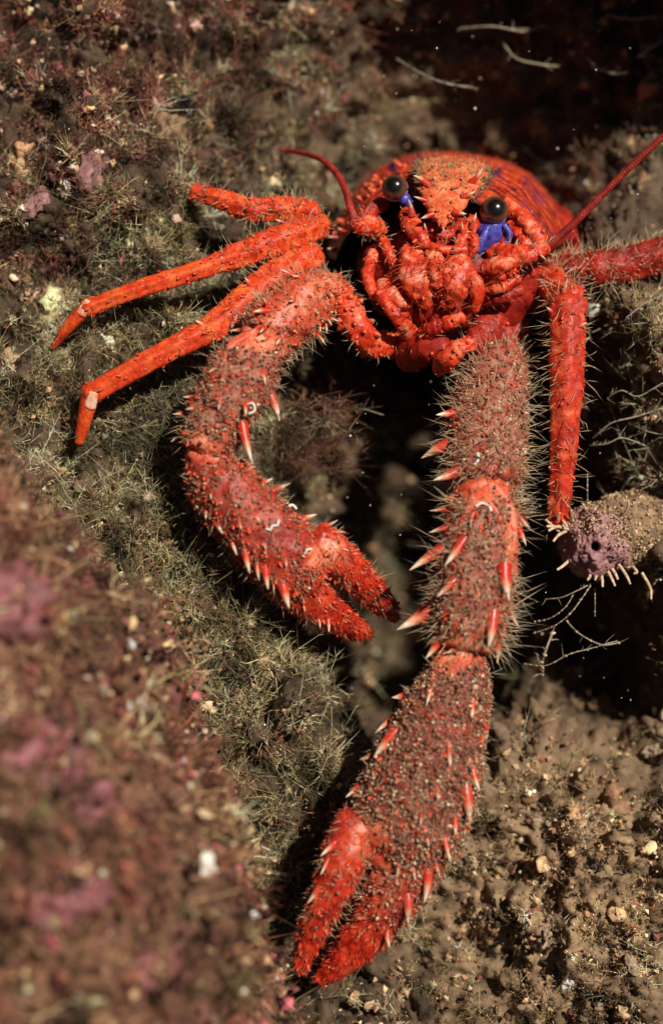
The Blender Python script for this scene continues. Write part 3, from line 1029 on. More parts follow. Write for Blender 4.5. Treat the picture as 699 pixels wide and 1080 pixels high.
claw_seg(B_arm, 'arm_segment', bclaw, [(0, 0.4), (0.3, 1), (0.9, 1), (1, 0.5)], mat=M_CLAWP)
collar(B_wrist, [(472, 552), (476, 526), (497, 510), (524, 514), (539, 540), (543, 582)], [3, 6, 7, 7, 6, 3], bclaw)
collar(B_wrist, [(486, 552), (492, 536), (507, 529), (522, 537), (529, 560)], [2, 3.5, 4, 3.5, 2], bclaw)

big4 = [(235, 250, 180, 250), (200, 345, 120, 372), (240, 430, 165, 465), (200, 545, 150, 550), (205, 595, 148, 618), (160, 670, 55, 722), (130, 840, 38, 905),
        (250, 640, 200, 710), (225, 765, 170, 815), (290, 560, 275, 590), (465, 555, 495, 590), (450, 605, 480, 645), (385, 735, 385, 805), (425, 735, 435, 775),
        (405, 850, 420, 910), (355, 880, 350, 950), (385, 950, 388, 1025), (170, 960, 142, 1005), (215, 1030, 185, 1050), (310, 1015, 290, 1060), (440, 160, 458, 172),
        (430, 238, 455, 246), (305, 265, 300, 285), (315, 350, 312, 372), (290, 770, 295, 790), (245, 880, 250, 905), (445, 430, 450, 445)]
spines_px(bclaw, [B_arm, B_wrist], big4, (400, 350), 2.913)
big5 = [(600, 190, 607, 235), (592, 255, 597, 300), (568, 320, 576, 375), (548, 385, 558, 430), (528, 440, 538, 512), (498, 510, 506, 550), (470, 560, 485, 615),
        (425, 645, 432, 715), (375, 720, 380, 785), (450, 625, 455, 655), (600, 150, 608, 170), (360, 180, 330, 190), (335, 230, 283, 252), (330, 285, 290, 330),
        (295, 355, 275, 390), (270, 335, 230, 350), (245, 410, 215, 440), (215, 470, 170, 535), (185, 565, 148, 595), (160, 610, 138, 645), (375, 215, 362, 238),
        (440, 150, 425, 190), (545, 205, 545, 240), (480, 325, 478, 370), (445, 425, 447, 450), (410, 495, 408, 520), (350, 625, 345, 655), (135, 690, 115, 720),
        (240, 560, 245, 600), (320, 810, 318, 840), (465, 120, 460, 150), (560, 100, 550, 130), (510, 250, 512, 275), (395, 330, 390, 350), (430, 560, 432, 585), (390, 640, 392, 662)]
spines_px(bclaw, [B_palm, B_fix, B_fing], big5, (280, 660), 2.4975)
bristles('bristles', bclaw, [B_arm.sample(1700, 0.03, 1, bare=BARE), B_wrist.sample(1700, bare=BARE)], 24, 0.46, lean=0.12, spread=0.3)
bristles('bristles', bclaw, [B_palm.sample(1500, 0, 1, bare=BARE), B_fix.sample(400, 0, 0.6), B_fing.sample(350, 0, .7)], 11, 0.5, lean=0.4)
bristles('bristles', bclaw, [B_fix.sample(1100, 0.15), B_fing.sample(1100)], 7, 0.42, lean=0.8, mat=M_REDHAIR)
sediment(bclaw, [B_arm.sample(3600, 0.1, 1, bare=BARE), B_wrist.sample(3600, 0, 0.95, bare=BARE), B_fing.sample(250)], 1.35)
sediment(bclaw, [B_palm.sample(7500, 0.03, 1, bare=BARE), B_fix.sample(1000, 0, 0.5)], 1.45, (4, 5, 2.5, 1.6, 1), -0.4)
tubercles(bclaw, [B_arm.sample(110, 0.1), B_wrist.sample(140, bare=BARE), B_palm.sample(420, bare=BARE), B_fix.sample(150), B_fing.sample(110)], 2.8)

# ---- bent claw (left side)
L_arm = Tube([(362, 318, 30), (340, 312, 0), (312, 326, -30), (288, 346, -46), (276, 357, -50)], [18, 29, 34, 33, 31], [20, 30, 34, 33, 31], n=60, m=48, amp=5, scale=24, seed=7, cap=(0.7, 0.25))
L_arm.displace(lumps(3, 15, 1.4, 6))
L_wrist = Tube([(274, 362, -62), (258, 392, -70), (238, 425, -74), (222, 456, -72), (215, 470, -68)], [24, 36, 34, 31, 27], [23, 33, 32, 29, 26], n=60, m=48, amp=5, scale=22, seed=8, cap=(0.5, 0.25))
L_wrist.displace(lumps(3, 15, 1.4, 6))
L_palm = Tube([(214, 478, -70), (228, 506, -72), (256, 538, -72), (286, 572, -68), (310, 597, -58), (322, 609, -52)],
              [21, 34, 37, 39, 39, 35], [20, 30, 34, 34, 32, 27], n=80, m=52, amp=4, scale=24, seed=9, cap=(0.7, 0.5))
L_palm.displace(lumps(2.4, 15, 1.4, 6))
L_fix = Tube([(304, 610, -52), (322, 624, -42), (340, 639, -24), (358, 653, -2), (376, 664, 22), (390, 671, 40)], [29, 27, 23, 18, 13, 5], [26, 24, 20, 16, 11, 4], n=56, m=40, amp=3, scale=18, seed=83)
L_fix.displace(lumps(1.6, 12, 1.0, 5))
L_fing = Tube([(336, 572, -62), (354, 588, -54), (374, 606, -34), (394, 626, -4), (408, 641, 24), (418, 652, 44)], [20, 21, 19, 16, 12, 5], [18, 20, 18, 14, 11, 4], n=56, m=40, amp=3, scale=18, seed=10)
L_fing.displace(lumps(1.6, 12, 1.0, 5))
lclaw = claw_seg(L_palm, 'claw', lob, [(0, 0.35), (0.5, 0.55), (1, 0.2)], label='bent claw folded across the left side')
claw_seg(L_fix, 'fixed_finger', lclaw, [(0, 0.2), (0.5, 0)])
claw_seg(L_fing, 'moving_finger', lclaw, [(0, 0.1), (0.5, 0)])
claw_seg(L_wrist, 'wrist_segment', lclaw, [(0, 0.5), (0.3, 1), (0.8, 0.9), (1, 0.3)], mat=M_CLAWP)
claw_seg(L_arm, 'arm_segment', lclaw, [(0, 0.1), (0.6, 0.25), (1, 0.2)], bmin=0.55)
collar(L_wrist, [(238, 382), (246, 364), (262, 352), (284, 350), (300, 362), (306, 380)], [3, 5, 6, 6, 5, 3], lclaw)
left3 = [(75, 520, 85, 545), (100, 555, 115, 592), (140, 595, 145, 620), (165, 625, 180, 660), (200, 665, 212, 705), (240, 700, 250, 755), (268, 735, 273, 772),
         (295, 755, 302, 810), (320, 785, 325, 812), (340, 795, 358, 850), (360, 820, 365, 840), (395, 850, 400, 868), (435, 880, 445, 910), (465, 890, 470, 915),
         (330, 540, 365, 528), (440, 600, 475, 592), (470, 640, 505, 650), (400, 600, 435, 590), (240, 490, 275, 480), (290, 520, 318, 512),
         (310, 290, 348, 350), (240, 375, 255, 452), (285, 225, 300, 260), (245, 310, 255, 345), (100, 280, 82, 284), (70, 345, 42, 345), (60, 385, 42, 402),
         (75, 395, 65, 412), (460, 150, 490, 178), (345, 10, 360, 38), (380, 0, 392, 18), (210, 95, 233, 107), (190, 130, 212, 142), (300, 75, 297, 97),
         (470, 92, 492, 106), (462, 15, 482, 27), (368, 196, 388, 176), (170, 210, 148, 220), (215, 205, 205, 225), (120, 325, 100, 330), (180, 300, 176, 322), (420, 60, 440, 72),
         (150, 545, 158, 566), (230, 620, 240, 645), (290, 680, 298, 700), (200, 560, 210, 580), (350, 720, 358, 742), (270, 600, 280, 622), (440, 820, 448, 842), (500, 690, 520, 700)]
spines_px(lclaw, [L_arm, L_wrist, L_palm, L_fix, L_fing], left3, (160, 300), 2.4975)
_P, _N, _T, _t = L_arm.sample(26, 0.15, 1, ymax=-0.1)
for q in range(len(_P)):
    add_spine(lclaw, _P[q] - _N[q] * 2, _N[q] + _T[q] * 0.7 + rng.normal(size=3) * 0.25, 11 + 8 * rng.random())
bristles('bristles', lclaw, [L_arm.sample(900), L_wrist.sample(600, bare=BARE)], 17, 0.42, lean=0.15, spread=0.3)
bristles('bristles', lclaw, [L_palm.sample(800, bare=BARE), L_fing.sample(350), L_fix.sample(220)], 10, 0.42, lean=0.5)
sediment(lclaw, [L_arm.sample(900), L_wrist.sample(3600, 0.05, 1, bare=BARE), L_palm.sample(3200, 0.05, 1, bare=BARE), L_fing.sample(200)], 1.3, (4, 4, 2, 0.8, 3))
tubercles(lclaw, [L_arm.sample(260), L_wrist.sample(110, bare=BARE), L_palm.sample(330, bare=BARE), L_fix.sample(140), L_fing.sample(150)], 2.8)
bristles('bristles', lclaw, [L_fix.sample(700), L_fing.sample(800)], 7, 0.42, lean=0.7, mat=M_REDHAIR)


# ---- walking legs
def leg(label, main, upper, tip, nb=60, bl=10, pale=None, extra=None, ubr=330, mat=None):
    mat = mat or M_LEG
    # keeled shell: long ridges and a flared rim at the joint ends
    main.displace(lambda q: (0.9 * np.sin(5 * q.th + 0.6)[None] + 1.6 * np.exp(-(q.t / 0.06) ** 2)[:, None] + 1.3 * np.exp(-((1 - q.t) / 0.06) ** 2)[:, None]) * np.clip(q.a / 8, 0, 1)[:, None])
    upper.displace(lambda q: (1.0 * np.sin(5 * q.th)[None] + 1.8 * np.exp(-((1 - q.t) / 0.08) ** 2)[:, None]) * np.clip(q.a / 8, 0, 1)[:, None])
    o = main.make('walking_leg', mat, lob, label=label)
    u = upper.make('upper_segment', mat, o)
    if tip is not None: tip.make('toe', M_LEG, o)
    sm = [main.sample(nb)]
    bristles('bristles', o, sm, bl, 0.5, lean=0.25)
    bristles('bristles', o, [upper.sample(ubr)], bl * 1.35, 0.5, lean=0.1)
    sediment(o, [upper.sample(160), main.sample(60)], 0.9, (1, 4, 0, 1.5, 4))
    if pale: pale.make('joint', M_PATCH, o)
    tubercles(o, [main.sample(70), upper.sample(60)], 2.3, 0.8)
    return o


lm = Tube([(246, 272, -8), (205, 287, -14), (150, 304, -18), (92, 325, -14)], [11.5, 10, 9, 8], None, n=60, m=26, amp=1.2, scale=12, seed=11)
lu = Tube([(340, 238, 30), (305, 250, 10), (270, 263, 0), (240, 275, -6)], [14, 16, 15, 12], None, n=50, m=30, amp=3, scale=15, seed=12)
lu.displace(lumps(2, 12, 1, 5))
lt = Tube([(92, 324, -14), (72, 345, -6), (56, 367, 4)], [8, 6.5, 2.5], None, n=30, m=20, amp=.8, scale=8)
g1 = leg('upper of the two long orange legs on the left', lm, lu, lt, pale=Tube([(94, 322, -17), (87, 330, -15)], [7, 6], None, n=10, m=18, amp=1.5, scale=6))
spines_px(g1, [lu, lm], [(250, 262, 243, 272), (240, 275, 232, 270), (300, 232, 292, 227)], (0, 0), 1)
lm = Tube([(226, 346, -26), (190, 364, -34), (145, 388, -38), (96, 416, -36)], [13.5, 12, 11, 10], None, n=60, m=28, amp=1.3, scale=12, seed=13)
lu = Tube([(330, 268, 20), (292, 292, 0), (258, 318, -14), (222, 349, -26)], [16, 18, 17, 14], None, n=50, m=32, amp=3, scale=15, seed=14)
lu.displace(lumps(2, 12, 1, 5))
lt = Tube([(96, 415, -36), (90, 440, -30), (84, 466, -20)], [10, 8, 5], None, n=30, m=20, amp=.8, scale=8)
g2 = leg('lower and thicker of the two long orange legs on the left', lm, lu, lt, pale=Tube([(98, 414, -40), (95, 428, -37)], [7.5, 6.5], None, n=10, m=18, amp=1.5, scale=6))
spines_px(g2, [lu, lm], [(250, 335, 247, 347), (185, 358, 190, 350), (215, 345, 205, 338), (265, 300, 258, 292)], (0, 0), 1)
lm = Tube([(268, 224, 20), (236, 212, 22), (206, 203, 30)], [12, 11, 7], None, n=40, m=26, amp=1.5, scale=10, seed=15)
lu = Tube([(330, 224, 40), (300, 221, 26), (264, 222, 18)], [12, 14, 11], None, n=40, m=28, amp=2.5, scale=12, seed=16)
leg('short stubby orange leg end above the two long legs', lm, lu, None, nb=120)
# right side legs
lm = Tube([(598, 322, -12), (598, 360, -16), (597, 410, -16), (594, 470, -10), (588, 548, 6)], [19, 19, 18, 15, 11], None, n=80, m=34, amp=2.5, scale=16, seed=17)
lm.displace(lumps(1.6, 12, 0.8, 5))
lu = Tube([(566, 290, 60), (580, 296, 30), (596, 316, -4)], [16, 17, 18], None, n=40, m=30, amp=3, scale=14, seed=18)
lt = Tube([(588, 546, 6), (586, 570, 14), (584, 600, 26)], [10, 8, 3], None, n=24, m=20)
g3 = leg('straight bristly leg hanging down on the right beside the long claw', lm, lu, None, nb=380, bl=21, ubr=260, mat=M_LEGD)
spines_px(g3, [lu, lm], [(593, 312, 596, 298), (611, 345, 618, 340), (580, 330, 572, 324), (588, 335, 586, 345)], (0, 0), 1)
lm = Tube([(628, 284, 44), (660, 279, 44), (690, 270, 40), (740, 252, 40)], [18, 19, 18, 16], None, n=60, m=30, amp=3, scale=14, seed=19)
lu = Tube([(560, 286, 80), (595, 286, 56), (630, 284, 46)], [15, 17, 17], None, n=40, m=28, amp=2, scale=14, seed=20)
leg('dark red bristly leg running out to the right edge', lm, lu, None, nb=520, bl=20, ubr=420, mat=M_BODY)

# ---- body under the carapace, one continuous mass
B_body = Tube([(476, 300, 40), (486, 275, 120), (500, 252, 230), (512, 235, 330)], [95, 118, 122, 90], [62, 70, 70, 55], n=60, m=60, up=(0, -0.3, 1), amp=10, scale=40, seed=21, cap=(0.35, 0.4))
body = B_body.make('body', M_BODY, lob)

# ---- carapace: a ridged dome
nu_, nv_ = 130, 130
u = np.linspace(0, 1, nu_)[:, None] * np.ones((1, nv_)); v = np.ones((nu_, 1)) * np.linspace(-1, 1, nv_)[None]
hw = np.interp(u, [0, 0.12, 0.4, 0.75, 1], [116, 128, 144, 138, 100])
ht = np.interp(u, [0, 0.1, 0.35, 0.7, 0.9, 1], [36, 54, 80, 84, 62, 34])
prof = np.sqrt(np.maximum(1 - np.abs(v) ** 2.3, 0))
Lc = 330.0
lx = hw * np.sign(v) * np.abs(v) ** 0.9
lz = ht * prof - 44 * np.abs(v) ** 3
ly = Lc * u + 26 * np.abs(v) ** 2 + 4
q3 = np.stack([lx, ly, lz], -1).reshape(-1, 3)
wob = fbm(q3 / 60, 3).reshape(u.shape)
wob2 = fbm(q3 / np.array([34, 9, 40]) + 8, 3).reshape(u.shape)
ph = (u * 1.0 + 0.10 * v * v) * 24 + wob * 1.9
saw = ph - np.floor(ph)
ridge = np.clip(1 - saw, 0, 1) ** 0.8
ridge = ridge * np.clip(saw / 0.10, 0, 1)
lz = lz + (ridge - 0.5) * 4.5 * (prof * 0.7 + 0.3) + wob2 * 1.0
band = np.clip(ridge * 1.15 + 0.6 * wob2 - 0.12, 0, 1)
pat = fbm(q3 / np.array([26, 12, 30]) + 31, 3).reshape(u.shape)
stripe = np.exp(-((np.abs(v) - 0.52 - 0.25 * (u - 0.4)) / 0.03) ** 2) + np.exp(-((np.abs(v) - 0.28 - 0.30 * (u - 0.3)) / 0.025) ** 2)
band = np.clip(band - 0.7 * np.clip(stripe, 0, 1) * (pat > -0.1), 0, 1)
blue = np.clip(np.clip(stripe, 0, 1) + (saw > 0.82) * (np.abs(v) > 0.3), 0, 1) * np.clip(pat * 5 - 0.1, 0, 1) * 0.65
yaw, pit, rol = math.radians(-8), math.radians(11), math.radians(8)
cy_, sy_, cp_, sp_, cr_, sr_ = math.cos(yaw), math.sin(yaw), math.cos(pit), math.sin(pit), math.cos(rol), math.sin(rol)
RY = np.array([[cy_, -sy_, 0], [sy_, cy_, 0], [0, 0, 1]])
RP = np.array([[1, 0, 0], [0, cp_, -sp_], [0, sp_, cp_]])
RR = np.array([[cr_, 0, sr_], [0, 1, 0], [-sr_, 0, cr_]])
RC = RY @ RP @ RR
C0 = fr(468, 246, 14)
CAR = np.stack([lx, ly, lz], -1) @ RC.T + C0
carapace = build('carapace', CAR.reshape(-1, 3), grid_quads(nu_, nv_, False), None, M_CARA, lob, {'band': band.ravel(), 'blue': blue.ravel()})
cn = nrmz(np.cross(np.gradient(CAR, axis=0), np.gradient(CAR, axis=1)))
cn *= np.where((cn @ RC[:, 2])[..., None] < 0, -1, 1)
# hair fringes along the ridges
i = rng.integers(2, nu_ - 2, 30000); j = rng.integers(4, nv_ - 4, 30000)
ok = (saw[i, j] > 0.05) & (saw[i, j] < 0.2) & (rng.random(30000) < 0.4)
i, j = i[ok], j[ok]
P = CAR[i, j]; dr = nrmz(cn[i, j] * 0.9 - RC[:, 1] * 0.8 + rng.normal(size=P.shape) * 0.2)
V, F, t, h = hairs(P, dr, 3.5 + 3 * rng.random(len(P)), 0.35, 0.2, 2)
build('fringe', V, None, F, M_REDHAIR, carapace, {'t': t}, kind='stuff')
# red beads on the front left shoulder and spines along the front edge
sel = [(int(nu_ * a), int(nv_ * (b * 0.5 + 0.5))) for a, b in zip(rng.random(40) * 0.3 + 0.01, -0.35 - 0.6 * rng.random(40))]
smp = (np.array([CAR[a, b] for a, b in sel]), np.array([cn[a, b] for a, b in sel]), np.array([-RC[:, 1]] * len(sel)), None)
tubercles(carapace, [smp], 5.5, 0.4)
for b, L in [(-0.97, 20), (-0.90, 16), (-0.8, 15), (-0.62, 12), (-0.45, 12), (0.42, 12), (0.6, 12), (0.78, 14), (0.92, 18)]:
    a = 1 if b > -0.85 else 6
    k = int(nv_ * (b * 0.5 + 0.5))
    add_spine(carapace, CAR[a, k], -RC[:, 1] * 0.9 + cn[a, k] * 0.5 + RC[:, 0] * 0.3 * np.sign(b), L)
for a in (12, 22, 33, 45, 58):
    add_spine(carapace, CAR[a, 3], -RC[:, 0] * 0.8 - RC[:, 1] * 0.6, 13)
    add_spine(carapace, CAR[a, nv_ - 4], RC[:, 0] * 0.8 - RC[:, 1] * 0.6, 13)

# ---- rostrum: flat toothed beak between the eyes
ros = Tube([(478, 178, 40), (474, 192, 6), (469, 212, -18), (466, 228, -34), (465, 237, -42)], [42, 35, 25, 14, 5], [9, 9, 8, 7, 4], n=50, m=40, up=(0, -0.75, 0.66), amp=4, scale=14, seed=22)
ros.displace(lumps(1.5, 9, 0.8, 4))
rostrum = ros.make('rostrum', M_ROSTRUM, lob)
for bx, by, dx, dz, L in [(450, 195, -0.75, 0.75, 22), (448, 211, -0.95, 0.25, 15), (455, 226, -0.75, -0.35, 11), (466, 236, 0.0, -0.9, 10), (480, 224, 0.8, -0.2, 11), (489, 208, 0.9, 0.2, 14), (497, 192, 0.8, 0.6, 18)]:
    P, Nn = ros.at_px(bx, by)
    add_spine(rostrum, P, (dx, -0.45, dz), L, fat=1.3)
tubercles(rostrum, [ros.sample(60, 0.3, 1)], 3.0, 0.6)
pts = ros.sample(520, 0, 0.5)
V, F, t, h = hairs(pts[0], pts[1] + rng.normal(size=pts[0].shape) * 0.35, 6 + 5 * rng.random(len(pts[0])), 0.42, 0.3, 2)
build('fuzz', V, None, F, M_ALGA, rostrum, cols=pick_col(len(pts[0]), [OLIVE * 1.4, TAN, GREYG, DARK], [4, 2, 3, 1])[h], kind='stuff')
sediment(rostrum, [ros.sample(260, 0, 0.5)], 1.2, (4, 4, 2, 2, 1))


# ---- eyes
def eye(px, py, y, r, look, stalk_pts, stalk_r, stalk_mat):
    c = fr(px, py, y)
    look = nrmz(np.array(look, float))
    n, m = 30, 40
    x = nrmz(np.cross(look, [0, 0, 1])); z = np.cross(x, look)
    V, s = [], []
    for a in np.linspace(0.02, math.pi - 0.4, n):
        for b in np.linspace(0, 2 * math.pi, m, endpoint=False):
            V.append(c + r * (look * math.cos(a) * 1.02 + (x * math.cos(b) + z * math.sin(b)) * math.sin(a))); s.append(max(0, math.cos(a)))
    V = np.array(V)
    e = build('eye', V, grid_quads(n, m), None, M_EYE, lob, {'s': s})
    # pale collar behind the cornea
    b = np.linspace(0, 2 * math.pi, 41)[:-1]
    ringc = c - look * r * 0.28
    G = []
    for q in np.linspace(0, 2 * math.pi, 10, endpoint=False):
        G.append(ringc + (x[None] * np.cos(b)[:, None] + z[None] * np.sin(b)[:, None]) * (r * 0.93 + 1.5 * math.cos(q)) + look * 2.2 * math.sin(q))
    G = np.array(G + [G[0]])
    build('eye_rim', G.reshape(-1, 3), grid_quads(11, 40), None, M_RIM, e)
    Tube(stalk_pts, stalk_r, None, n=30, m=24, amp=1.5, scale=8).make('eye_stalk', stalk_mat, e)
    return e


M_RIM = plain_mat('eye_rim', (0.40, 0.30, 0.42), (0.25, 0.12, 0.16), 0.4, 4)
eye(416, 198, 2, 13.5, (-0.12, -1, 0.10), [(420, 203, 10), (427, 210, 5), (432, 217, 12)], [6, 6, 6], M_BLUE)
eye(521, 222, -14, 14.5, (0.05, -1, 0.10), [(521, 225, -4), (517, 242, -4), (507, 264, 4)], [11, 15, 11], M_BLUE)
Tube([(532, 238, -14), (537, 248, -12), (531, 260, -8)], [3, 3.5, 2], None, n=20, m=16).make('eye_socket', M_BLUE, lob)
Tube([(514, 240, -16), (509, 251, -16), (503, 264, -14)], [3, 4, 3.5], None, n=20, m=16).make('eye_socket', M_BLUE, lob)


# ---- antennae
def ringed(tb, amp, fq):
    tb.displace(lambda s_: (amp * np.sin(s_.t * fq)[:, None] * np.ones((1, s_.m))))
    return tb


ar = ringed(Tube([(574, 262, -20), (600, 240, -34), (650, 190, -58), (720, 124, -92), (800, 50, -130)], [5, 4.2, 3.5, 3.0, 2.5], None, n=460, m=12), 0.22, 620)
a1 = ar.make('antenna', M_ANT, lob, label='long thin antenna reaching up to the right edge')
b1 = Tube([(520, 268, -6), (540, 270, -20), (558, 268, -26), (576, 262, -24)], [12, 14, 11, 7], None, n=40, m=28, amp=3, scale=10, seed=30)
b1.displace(lumps(2, 9, 1, 4)); b1.make('antenna_base', M_MOUTH, a1)
spines_px(a1, [b1], [(540, 262, 545, 252), (558, 262, 566, 254), (530, 276, 524, 284), (566, 264, 578, 272)], (0, 0), 1)
bristles('bristles', a1, [b1.sample(130)], 11, 0.55)
al = ringed(Tube([(374, 240, -14), (370, 222, -10), (364, 200, 4), (354, 182, 26), (338, 168, 60), (310, 160, 120), (270, 158, 190)], [4.6, 4.2, 3.8, 3.4, 3.1, 2.8, 2.5], None, n=300, m=12), 0.22, 480)
a2 = al.make('antenna', M_ANT, lob, label='short looking antenna curling back over the left shoulder')
b2 = Tube([(400, 244, 20), (390, 238, -2), (378, 240, -14)], [11, 12, 9], None, n=36, m=26, amp=3, scale=9, seed=31)
b2.displace(lumps(2, 8, 1, 4)); b2.make('antenna_base', M_MOUTH, a2)
bristles('bristles', a2, [b2.sample(120)], 11, 0.6)


# ---- antennules and mouthparts
def part(name, pts, ra, mat=M_MOUTH, nb=30, bl=9, tub=14, hair=M_BRISTLE, rb=None, seed=0, lump=1.6):
    tub = tub // 2
    tb = Tube(pts, ra, rb, n=34, m=26, amp=2, scale=9, seed=seed)
    if lump: tb.displace(lumps(lump, 9, 0.6, 4))
    o = tb.make(name, mat, lob)
    if nb: bristles('bristles', o, [tb.sample(nb)], bl, 0.5, mat=hair)
    if tub: tubercles(o, [tb.sample(tub)], 2.8, 0.4)
    return o, tb


part('antennule', [(428, 226, 0), (436, 240, -18), (447, 256, -28)], [9, 11, 8], seed=41)
part('antennule', [(447, 257, -30), (468, 263, -34), (490, 263, -30)], [5, 4.5, 5], seed=42, lump=.6)
part('antennule', [(500, 232, -6), (492, 246, -22), (484, 260, -30)], [8, 9, 7], seed=43)
part('antennule', [(452, 240, -22), (462, 247, -28), (476, 246, -26)], [6, 7, 6], seed=44, mat=M_BODY)
part('antennule', [(496, 246, -26), (500, 258, -30), (496, 268, -26)], [5, 6, 5], seed=45)
add_spine(lob.children[-1], fr(434, 226, -18), (-0.1, -0.4, 1), 15)
add_spine(lob.children[-1], fr(497, 240, -28), (0.3, -0.4, 1), 16)
add_spine(lob.children[-1], fr(487, 248, -28), (0.1, -0.4, 1), 14)
add_spine(lob.children[-1], fr(449, 246, -28), (-0.1, -0.5, 0.9), 12)
part('orbit_ridge', [(532, 214, 14), (548, 228, 4), (562, 244, -4), (572, 256, -8)], [8, 10, 10, 7], M_MOUTH, 20, 9, 26, M_BRISTLE, None, 95, 2.2)
part('orbit_ridge', [(540, 236, 8), (550, 248, 0), (556, 262, -6)], [6, 8, 7], M_MOUTH, 14, 8, 16, M_BRISTLE, None, 96, 2.0)
part('orbit_ridge', [(404, 214, 26), (392, 222, 18), (380, 232, 10)], [8, 9, 8], M_BODY, 14, 9, 14, M_BRISTLE, None, 97, 2.0)
mp = 'mouthpart'
M_PLATE = shell_mat('mouth_plate', (0.66, 0.065, 0.02), (0.80, 0.30, 0.17), (0.34, 0.016, 0.008), rough=0.28, sss=0.12, sc=7)
part(mp, [(434, 264, -22), (436, 286, -36), (442, 306, -38), (450, 322, -28)], [13, 17, 15, 8], M_PLATE, 110, 17, 10, M_REDHAIR, [7, 9, 8, 5], 90, 3.4)
part(mp, [(484, 268, -24), (482, 288, -38), (478, 308, -38), (470, 322, -28)], [12, 15, 14, 7], M_PLATE, 110, 17, 10, M_REDHAIR, [7, 9, 8, 5], 91, 3.4)
part(mp, [(456, 268, -30), (460, 284, -42), (460, 300, -42)], [10, 12, 8], M_PLATE, 110, 20, 8, M_REDHAIR, [6, 8, 6], 92, 3.0)
part(mp, [(402, 300, -14), (414, 312, -26), (430, 320, -28)], [9, 11, 8], M_PLATE, 20, 12, 5, M_REDHAIR, None, 93, 2.0)
part(mp, [(512, 282, -24), (526, 280, -32), (540, 276, -30)], [9, 10, 7], M_PLATE, 20, 10, 6, M_REDHAIR, None, 94, 2.0)
part(mp, [(404, 252, -2), (410, 268, -14), (418, 284, -12)], [5, 6, 5], seed=51)
part(mp, [(394, 266, 0), (388, 290, -14), (394, 312, -24)], [6, 7, 6], seed=52, hair=M_REDHAIR)
part(mp, [(400, 310, -34), (408, 322, -40)], [7, 7], seed=53, nb=6, tub=5, lump=.6)
part(mp, [(410, 325, -40), (421, 338, -36)], [6.5, 7.5], seed=54, nb=6, tub=4, lump=.6)
part(mp, [(424, 342, -32), (432, 352, -10)], [8, 10], seed=55, nb=12)
part(mp, [(470, 342, -44), (486, 335, -48)], [7.5, 6.5], seed=56, nb=4, tub=4, lump=.6)
part(mp, [(446, 352, -28), (458, 346, -40), (468, 342, -42)], [8, 8.5, 7.5], seed=57, nb=10, tub=8)
part(mp, [(462, 388, -30), (472, 378, -42), (484, 368, -46), (496, 362, -44)], [9, 12, 10, 8], seed=58, nb=20, tub=40)
part(mp, [(430, 372, 10), (446, 366, -14), (462, 368, -26), (470, 378, -30)], [22, 20, 16, 12], seed=59, nb=40, hair=M_BRISTLE, mat=M_BODY)
part(mp, [(428, 282, -12), (436, 298, -26), (440, 314, -26)], [11, 13, 9], seed=60, nb=60, bl=16, hair=M_REDHAIR)
part(mp, [(484, 262, -18), (494, 284, -30), (503, 304, -32), (500, 326, -24)], [7, 7, 8, 6], seed=61, nb=60, hair=M_REDHAIR)
part(mp, [(456, 274, -18), (462, 290, -24), (464, 312, -16)], [14, 17, 12], seed=62, nb=90, bl=18, hair=M_REDHAIR)
part(mp, [(474, 272, -20), (482, 288, -28), (486, 304, -22)], [8, 9, 7], seed=63, nb=60, bl=16, hair=M_REDHAIR)
part(mp, [(416, 290, -6), (420, 310, -18), (428, 330, -16)], [10, 11, 9], seed=64, nb=70, bl=13, hair=M_REDHAIR)
part(mp, [(508, 296, -8), (524, 292, -22), (540, 284, -24)], [6, 7, 6], seed=65, nb=40, hair=M_REDHAIR)
part(mp, [(508, 306, -8), (526, 304, -20), (546, 294, -18)], [5, 6, 5], seed=66, nb=40, hair=M_REDHAIR)
part(mp, [(512, 318, 0), (528, 314, -10), (548, 306, -8)], [6, 7, 6], seed=67, nb=40, hair=M_REDHAIR, mat=M_BODY)
part(mp, [(442, 326, 0), (462, 324, -8), (490, 318, -4)], [16, 18, 14], seed=68, nb=220, bl=22, hair=M_REDHAIR, mat=M_BODY)
part(mp, [(520, 336, 20), (512, 350, 14), (500, 362, 10)], [16, 18, 14], seed=69, nb=60, mat=M_BODY)
# first joint of the bent claw's arm
fj = Tube([(352, 304, 10), (366, 326, -18), (380, 350, -22), (392, 362, -8), (416, 362, 14), (436, 350, 20)], [15, 15, 15, 15, 14, 12], None, n=60, m=32, amp=3, scale=14, seed=70)
fj.displace(lumps(1.6, 10, 0.8, 4))
hip = fj.make('arm_base', M_MOUTH, lob)
tubercles(hip, [fj.sample(90, 0, 0.7)], 4.5, 0.3)
bristles('bristles', hip, [fj.sample(180)], 11, 0.55)
hf = Tube([(536, 340, 60), (530, 360, 50), (524, 384, 30)], [22, 24, 24], None, n=40, m=32, amp=3, scale=14, seed=71)
hip = hf.make('arm_base', M_BODY, lob)
bristles('bristles', hip, [hf.sample(200)], 13, 0.55)

# ------------------------------------------------------------------ small neighbours
# limy worms on the claws
def worm(tb, px, py, pts, label):
    P, Nn = tb.at_px(px, py)
    x0, y0 = to_px(P[None])
    y = P[1] - 2.5
    w = Tube([(x0[0] + a, y0[0] + b, y) for a, b in pts], [1.25] * len(pts), None, n=30, m=10, cap=(0.6, 0.6))
    w.make('tube_worm', M_WHITE, None, label=label, cat='tube worm')


